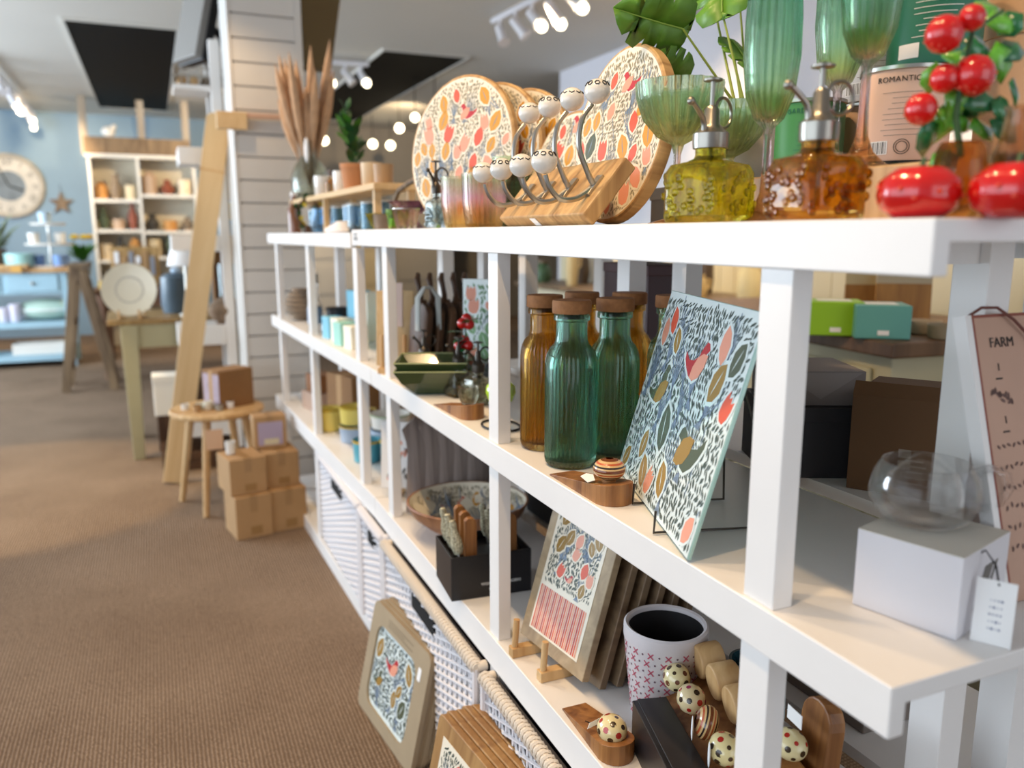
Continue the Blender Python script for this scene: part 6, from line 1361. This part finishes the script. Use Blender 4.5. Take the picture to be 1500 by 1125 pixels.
for lab, (px_, py_), w_, d_, h_, m_, cap in (('bright lime green carton with white label on the counter', (1222, 492), .14, .12, .088, mat('lime_card', '8fc21e', .5), True), ('teal carton with white label on the counter corner', (1292, 497), .13, .13, .085, mat('teal_card', '5fa39c', .5), True), ('pale blue carton left of the lime green one', (1178, 487), .10, .12, .08, mat('sky_card', '8fb8d0', .5), False)):
    p = oncz(px_, py_); o = thing('gift_box', lab, 'box', p, R(-38)); MB().box(-w_/2, w_/2, 0, d_, 0, h_).build('body', m_, o, bev=.003)
    if cap: MB().box(-w_*.3, w_*.3, d_*.25, d_*.75, h_, h_ + .001).build('top_label', PAPER, o); MB().flat([(-.012, .01), (.015, .01), (.015, .022), (-.012, .022)], 0, TR(0, -.0006, 0) @ RX(PI / 2)).build('logo', PAPER, o, fix=False)
for lab, px_, py_, h_ in (('brown cutting board with gilded top edge leaning on the cream wall', 1285, 478, .145), ('brown cutting board with pale top band, right of the gilded one', 1338, 486, .16)):
    p = oncz(px_, py_); o = thing('cutting_board', lab, 'cutting board', (p[0] + .16, p[1] + .18, .9255), R(-40)); MB().box(-.075, .075, -.012, .012, 0, h_ * .72, RX(-.12)).build('board', wood('chop_wood', '8a5c26', 'a97838'), o); MB().box(-.075, .075, -.0122, .0122, h_ * .721, h_, RX(-.12)).build('band', mat('gilded_band', 'cdb88a', .3, .5) if '1285' == str(px_) else mat('pale_band', 'b3a488', .5), o)
for k, (px_, py_) in enumerate(((1350, 492), (1385, 500))): simple_mug('stone_dish', ('pale stone dish by the cutting boards', 'grey stone dish at the worktop edge by the rear post')[k], 'dish', (oncz(px_, py_)[0] + .05, oncz(px_, py_)[1] + .04, .9255), .045, .035, mat('stone_dish_%d' % k, ('b8a68e', '8f8672')[k], .6), handle=False)
o = thing('orange_carton', 'orange carton on a stool in front of the cabinet side', 'box', (1.93, 1.25, .62)); MB().box(-.08, .08, -.08, .08, 0, .20).build('body', mat('orange_card', 'c98a34', .6), o, bev=.003); MB().box(-.081, .081, -.02, .02, .0, .201).build('band', mat('orange_band', 'a86c24', .6), o)
o = thing('low_plinth', 'pale plinth under the orange carton', 'plinth', (1.93, 1.25, 0)); MB().box(-.12, .12, -.12, .12, 0, .58).build('body', SAGEC, o, bev=.004); MB().box(-.13, .13, -.13, .13, .581, .6195).build('top', DRIFT, o, bev=.004)
# second run of cabinets farther along the wall with stock, seen through the gaps
cb2 = thing('cream_dresser', 'long cream dresser along the right wall behind the bottles', 'dresser', (2.55, 3.1, 0)); MB().box(0, .6, 0, 2.6, 0, .80).build('body', CREAM, cb2, bev=.005); MB().box(-.03, .62, -.03, 2.63, .801, .835).build('top', DRIFT, cb2, bev=.005)
for k in range(4): MB().box(-.014, -.001, .06 + k * .64, .60 + k * .64, .08, .74).build('door', CREAM, cb2, bev=.006)
rd = random.Random(17)
pal = [('e6d7a8', 'cream'), ('b8a878', 'khaki'), ('efe9d6', 'ivory'), ('7d6a4a', 'brown'), ('d9c08a', 'straw'), ('5a4a3c', 'dark brown'), ('c9c4b4', 'pale grey'), ('4f6a48', 'green')]
for k in range(16):
    y = 3.2 + k * .155; h_ = rd.uniform(.12, .34); r_ = rd.uniform(.04, .065); c_, nm = pal[k % 8]
    o = thing('storage_jar' if k % 2 else 'ceramic_jug', '%s %s on the cream dresser, %s from its near end' % (nm, 'jar' if k % 2 else 'jug', ('first', 'second', 'third', 'fourth', 'fifth', 'sixth', 'seventh', 'eighth', 'ninth', 'tenth', 'eleventh', 'twelfth', 'thirteenth', 'fourteenth', 'fifteenth', 'last')[k]), 'jar' if k % 2 else 'jug', (2.66 + .16 * (k % 3), y, .8355), group='jars and jugs on the cream dresser')
    m_ = mat('dresser_stock_' + c_, c_, .5)
    MB().lathe([(0, 0), (r_ * .8, 0), (r_, h_ * .3), (r_ * .9, h_ * .7), (r_ * .55, h_ * .88), (r_ * .65, h_), (0, h_)], 18).build('body', m_, o)
    if k % 2: MB().lathe([(0, h_ + .0005), (r_ * .68, h_ + .0005), (r_ * .68, h_ + .02), (0, h_ + .025)], 16).build('lid', DRIFT, o)
    else: MB().tube([(r_ * .8, 0, h_ * .8), (r_ * 1.5, 0, h_ * .75), (r_ * 1.4, 0, h_ * .4), (r_ * .95, 0, h_ * .35)], .008, 6).build('handle', m_, o)
# things standing on the back unit behind, seen through the lower gaps
for k, (x, y, z_, w_, d_, h_, m_, lab) in enumerate(((.98, 1.46, ZB, .2, .3, .2, mat('slate_card', '4a4c52', .6), 'dark slate carton on the lower back board behind the spreaders'), (.99, .92, ZB, .16, .26, .17, mat('taupe_card', '7d726a', .7), 'taupe carton on the lower back board behind the patterned pot'),
     (.97, 1.75, ZB, .2, .3, .24, mat('charcoal_card', '3a3c42', .6), 'charcoal carton on the lower back board behind the printed bowl'), (.98, .62, .002, .26, .30, .28, mat('floor_grey_card', '8f8a86', .7), 'grey carton on the floor behind the near posts'))):
    o = thing('storage_box', lab, 'box', (x, y, z_)); MB().box(-w_/2, w_/2, -d_/2, d_/2, 0, h_).build('body', m_, o, bev=.003); MB().box(-w_/2 - .002, w_/2 + .002, -d_/2 - .002, d_/2 + .002, h_ * .8, h_ + .002).build('lid', m_, o, bev=.003)
